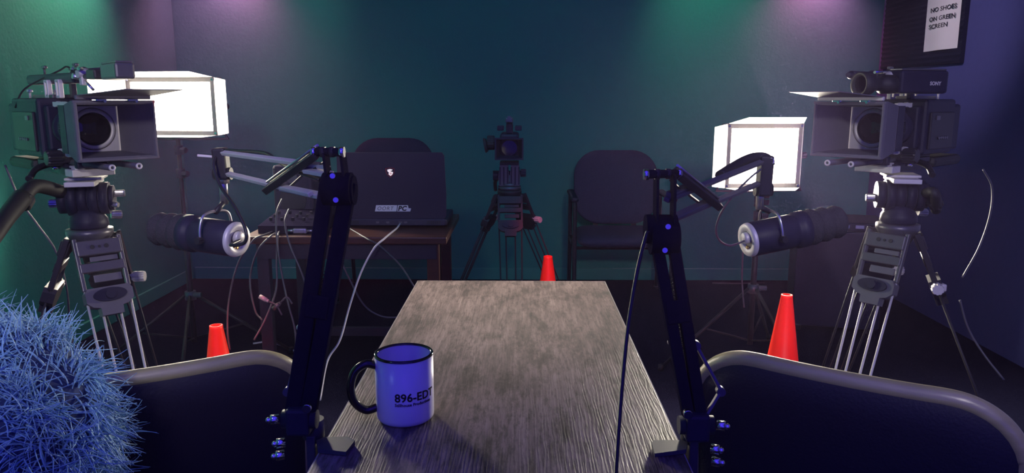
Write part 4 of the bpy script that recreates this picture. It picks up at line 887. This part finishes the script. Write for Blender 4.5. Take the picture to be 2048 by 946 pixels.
MB().cyl((0, -0.080, 0.09), (0, -0.086, 0.09), 0.055, n=32).build('woofer', 'rubber', t); MB().cyl((0, -0.080, 0.18), (0, -0.085, 0.18), 0.022, n=24).build('tweeter', 'grey', t)
t = thing('cable_adapter', 'short silver cable adapter lying at the front of the side table', 'adapter', P(600, 452, 2.70))
t.location.z = SZ + 0.012
MB().box((0, 0, 0), (0.05, 0.025, 0.02), b=0.005).cyl((-0.025, 0, 0), (-0.045, 0, 0), 0.006).cyl((0.025, 0, 0), (0.05, 0.0, 0.0), 0.005).build('shell', 'silver', t)

# ------------------------------------------------------------ cables
def cable(pts, r, m, lab):
    tag(MB().tube(pts, r, n=8, res=8).build('cable', m, origin=pts[0]), lab, 'cable')
cable([P(800, 448, 2.845), PZ(793, 457, 0.708), PZ(782, 466, 0.706), P(768, 478, 2.625), P(748, 497, 2.59), P(722, 545, 2.56), P(700, 610, 2.52), P(680, 680, 2.42), P(655, 722, 2.36), P(640, 800, 2.2)], 0.0035, 'whitecable', 'thick white cable plugged into the back of the laptop and falling to the floor')
cable([PZ(682, 448, 0.706), PZ(708, 462, 0.706), P(735, 478, 2.625), P(760, 492, 2.60), P(800, 530, 2.55), P(826, 570, 2.5), P(838, 590, 2.5)], 0.0030, 'greycable', 'thin grey cable arching from behind the laptop toward the far table corner')
cable([P(668, 470, 2.6), P(682, 520, 2.6), P(700, 560, 2.6), P(728, 610, 2.6), P(762, 632, 2.6), P(800, 634, 2.6), P(840, 625, 2.6)], 0.0032, 'greycable', 'grey cable sagging in a loop below the laptop table')
cable([PZ(560, 450, 0.706), PZ(548, 462, 0.706), P(528, 470, 2.62), P(505, 482, 2.60), P(475, 530, 2.58), P(458, 600, 2.56), P(455, 660, 2.5), P(460, 700, 2.45)], 0.0034, 'greycable', 'grey cable bowing far left off the side table')
cable([PZ(566, 455, 0.706), PZ(556, 465, 0.706), P(542, 472, 2.625), P(515, 502, 2.60), P(500, 560, 2.6), P(510, 620, 2.55), P(524, 640, 2.52)], 0.0034, 'greycable', 'grey cable hanging in a shallow curve from the left table corner')
cable([P(564, 398, 2.67), P(553, 430, 2.62), P(556, 500, 2.58), P(572, 590, 2.55), P(590, 660, 2.5), P(592, 720, 2.45)], 0.0034, 'greycable', 'grey cable dropping straight from the mixer past the table front')
cable([P(578, 418, 2.67), P(570, 445, 2.62), P(580, 490, 2.58), P(605, 550, 2.55), P(622, 610, 2.5)], 0.0034, 'greycable', 'grey cable slanting right as it falls from the mixer')
cable([PZ(562, 458, 0.706), P(556, 472, 2.625), P(553, 520, 2.60), P(552, 580, 2.56), P(530, 640, 2.5), P(508, 680, 2.45)], 0.0034, 'greycable', 'grey cable swinging left below the side table')
cable([PZ(506, 687, 0.01), PZ(540, 684, 0.01), PZ(580, 698, 0.01), PZ(620, 715, 0.01)], 0.0042, 'whitecable', 'pale cable lying on the floor behind the left chair')
cable([P(10, 330, 2.0), P(40, 400, 2.0), P(75, 450, 2.0), P(110, 500, 2.0), P(132, 570, 2.0), P(140, 650, 2.0), P(150, 720, 1.95)], 0.0030, 'greycable', 'thin cable hanging from the left camera down behind its tripod')
cable([P(1966, 338, 2.05), P(1984, 375, 2.05), P(1980, 430, 2.05), P(1958, 495, 2.05), P(1925, 555, 2.0)], 0.0026, 'greycable', 'thin cable arcing down from the right camera rig')
cable([P(1920, 600, 2.0), P(1936, 655, 1.98), P(1965, 705, 1.95), P(2008, 760, 1.9)], 0.0030, 'greycable', 'thin cable slanting to the floor right of the right tripod')
cable([P(1486, 500, 3.1), P(1484, 560, 3.1), P(1488, 615, 3.08)], 0.0036, 'greycable', 'short cable dangling beside the right light stand')
cable([PZ(1425, 566, 0.03), PZ(1470, 567, 0.03), PZ(1530, 566, 0.03)], 0.004, 'greycable', 'cable lying along the floor by the back wall')
# fallen connector plugs in the cable bundle
for pxy, ang, lab in (((527, 597), 30, 'grey cable plug hanging in the cable bundle under the mixer'), ((553, 612), -40, 'dark cable plug lower in the bundle under the mixer')):
    p = P(*pxy, 2.5); d = V((math.cos(R(ang)), 0, -math.sin(R(ang)))); pt = thing('cable_plug', lab, 'plug', p)
    MB().cyl(-d * 0.016, d * 0.012, 0.008, n=14).cyl(d * 0.012, d * 0.02, 0.006, n=14).build('barrel', 'cream' if ang > 0 else 'grey', pt); MB().tube([d * 0.019, d * 0.05, d * 0.06 + V((0.01, 0, -0.03))], 0.0034).build('lead', 'greycable', pt)

# ------------------------------------------------------------ equipment case by the right wall
e0 = P(1690, 470, 3.75)
t = thing('equipment_case', 'low black equipment case with three pale label strips, right of the right LED light', 'case', (e0.x, e0.y + 0.1, 0), R(-14))
ez = 0.585
MB().box((0, 0, ez / 2 - 0.01), (0.42, 0.30, ez - 0.08), b=0.008).build('body', 'black', t)
MB().box((0, 0, ez - 0.025), (0.43, 0.31, 0.045), b=0.006).build('case_lid', 'rubber', t)
for k in range(3): MB().box((-0.05 + 0.065 * k, -0.157, ez - 0.022), (0.028 + 0.006 * k, 0.003, 0.016), b=0.0008).build('label_strip', 'sticker', t)
for x in (-0.18, 0.18):
    for y in (-0.12, 0.12): MB().cyl((x, y, 0), (x, y, 0.045), 0.022, n=14).build('foot', 'rubber', t)

# ------------------------------------------------------------ sign and foam on the right wall
def onwall(px, py, x=XR): r = ray(px, py); return EYE + r * ((x - EYE.x) / r.x)
a = onwall(1852, 103, XR - 0.012); b_ = onwall(1920, 97, XR - 0.012)
zc = (a.z + b_.z) / 2; y0, y1 = a.y, b_.y                       # y0 far edge, y1 near edge
wS = abs(y0 - y1); hS = wS * 1.29
t = thing('paper_sign', 'white paper sign reading NO SHOES ON GREEN SCREEN taped on the right wall', 'sign', (XR - 0.012, (y0 + y1) / 2, zc + hS / 2))
vs = []; fs = []; nn = 8
for j in range(nn + 1):
    for i in range(nn + 1):
        u, v_ = i / nn - 0.5, j / nn - 0.5
        vs.append((-0.004 * math.cos(u * 7) * (1 - v_) - 0.002, -u * wS, v_ * hS))
for j in range(nn):
    for i in range(nn): k = j * (nn + 1) + i; fs.append((k, k + 1, k + nn + 2, k + nn + 1))
MB().add(vs, fs, None, True).build('sheet', 'paper', t)
# text plane: x right along -Y, y up
TW = Matrix(((0, 0, -1, -0.0066), (-1, 0, 0, 0), (0, 1, 0, 0), (0, 0, 0, 1)))
hpx = hS
for k, (s_, dx, yy) in enumerate((('NO SHOES', 0.012, 17), ('ON GREEN', 0.008, 35), ('SCREEN', -0.022, 50))):
    zrow = onwall(1892, yy + 5, XR).z - (zc + hS / 2)
    vs, fs = text_mesh(s_, 0.052, bold=0.0007, ext=0.0003, align='CENTER')
    xs = [v.x for v in vs]; sc_ = (0.225 if k < 2 else 0.165) / (max(xs) - min(xs)) * wS / 0.30
    MB().add([V((v.x * sc_ + dx, v.y * 0.62, v.z)) for v in vs], fs, TW @ Matrix.Translation(V((0, zrow, 0)))).build('sign_text', 'ink', t)
fy0, fy1 = onwall(1775, 60).y, onwall(1935, 60).y
fz0 = onwall(1850, 132).z
fp = MB(); prof = []; H = 0.62
poly = []
nr_ = 22
for k in range(nr_ + 1): poly += [(0.0, k * H / nr_)] if k == nr_ else [(0.0, k * H / nr_), (-0.0045, (k + 0.5) * H / nr_)]
poly = [(0.02, 0)] + poly + [(0.02, H)]
Tm = Matrix.Translation(V((XR - 0.0205, (fy0 + fy1) / 2, fz0)))
fp.prism(poly, abs(fy0 - fy1), Tm)
tag(fp.build('acoustic_foam_panel', 'foam', origin=(XR, (fy0 + fy1) / 2, fz0)), 'dark ribbed acoustic foam panel on the right wall around the paper sign', 'foam panel')
t.location.x -= 0.018

# ------------------------------------------------------------ blue fur
FC = P(0, 842, 0.86)
ft = thing('shaggy_fur_cushion', 'shaggy blue fur cushion piled at the lower left, in front of the left chair', 'fur cushion', (FC.x, FC.y, FC.z - 0.34))
RX, RY, RZ = 0.150, 0.13, 0.165
c0 = V((0, 0, 0.34)) + V((-0.03, 0, -0.035)); MB().ball(c0, 1, 40, (RX, RY, RZ)).ball(V((-0.04, 0.02, 0.12)), 1, 32, (RX * 1.3, RY * 1.2, 0.19)).build('core', 'furbase', ft)
rnd = random.Random(3)
fb = MB(); vs = fb.v; fs = fb.f; sm = fb.s
clumps = []
for _ in range(190):
    a = rnd.uniform(0, 2 * PI); z = rnd.uniform(-0.75, 1); rr = math.sqrt(1 - z * z); n_ = V((rr * math.cos(a), rr * math.sin(a), z))
    if n_.y > 0.55: continue
    clumps.append((n_, V((rnd.gauss(0, 1), rnd.gauss(0, 0.6), rnd.gauss(-0.2, 1))).normalized()))
for _ in range(9500):
    cn, cd = rnd.choice(clumps); n_ = (cn + V((rnd.gauss(0, .09), rnd.gauss(0, .09), rnd.gauss(0, .09)))).normalized()
    p = c0 + V((n_.x * RX, n_.y * RY, n_.z * RZ)) * 0.97
    tang = (cd - n_ * cd.dot(n_)).normalized(); ln = rnd.uniform(0.03, 0.068)
    d = (n_ * 0.55 + tang * 0.8 + V((0, 0, -0.15)) + V((rnd.gauss(0, .2), rnd.gauss(0, .2), rnd.gauss(0, .2)))).normalized()
    curl = V((rnd.gauss(0, 1), rnd.gauss(0, 1), rnd.gauss(-0.5, 1))) * 0.42 + tang * 0.2
    side = d.cross(V((rnd.gauss(0, 1), rnd.gauss(0, 1), rnd.gauss(0, 1)))).normalized(); w0 = rnd.uniform(0.0008, 0.0021)
    st = len(vs); seg = 7
    for k in range(seg + 1):
        ww = w0 * (1 - 0.8 * k / seg); s2 = d.cross(side).normalized()
        vs.append(p + side * ww); vs.append(p - side * ww * 0.5 + s2 * ww * 0.87); vs.append(p - side * ww * 0.5 - s2 * ww * 0.87)
        p = p + d * ln / seg; d = (d + curl * 0.62).normalized(); side = (side - d * side.dot(d)).normalized()
    for k in range(seg):
        for j in range(3): a = st + k * 3; fs.append((a + j, a + (j + 1) % 3, a + 3 + (j + 1) % 3, a + 3 + j)); sm.append(True)
me = bpy.data.meshes.new('fur'); me.from_pydata([tuple(v) for v in vs], [], fs); me.polygons.foreach_set('use_smooth', sm); me.materials.append(M['fur'])
fo = bpy.data.objects.new('fur_pile', me); C.objects.link(fo); fo.parent = ft; fo['kind'] = 'stuff'

# ------------------------------------------------------------ thin tinted haze, added to imitate lens glow and lifted blacks
HAZE = 0.0034
if HAZE:
    hm = bpy.data.materials.new('lens_glow_haze'); hm.use_nodes = True; nt = hm.node_tree; nt.nodes.clear()
    o_ = nt.nodes.new('ShaderNodeOutputMaterial'); vsn = nt.nodes.new('ShaderNodeVolumeScatter'); vsn.inputs['Density'].default_value = HAZE
    vsn.inputs['Color'].default_value = (0.62, 0.46, 1, 1); vsn.inputs['Anisotropy'].default_value = 0.82
    nt.links.new(vsn.outputs[0], o_.inputs['Volume'])
    h = MB().box(((XL + XR) / 2, 1.0, ZC / 2), (XR - XL + 0.5, 8.2, ZC + 0.5)).build('haze', hm)
    tag(h, 'thin bluish haze added through the room air to imitate lens glow', 'haze', kind='stuff')
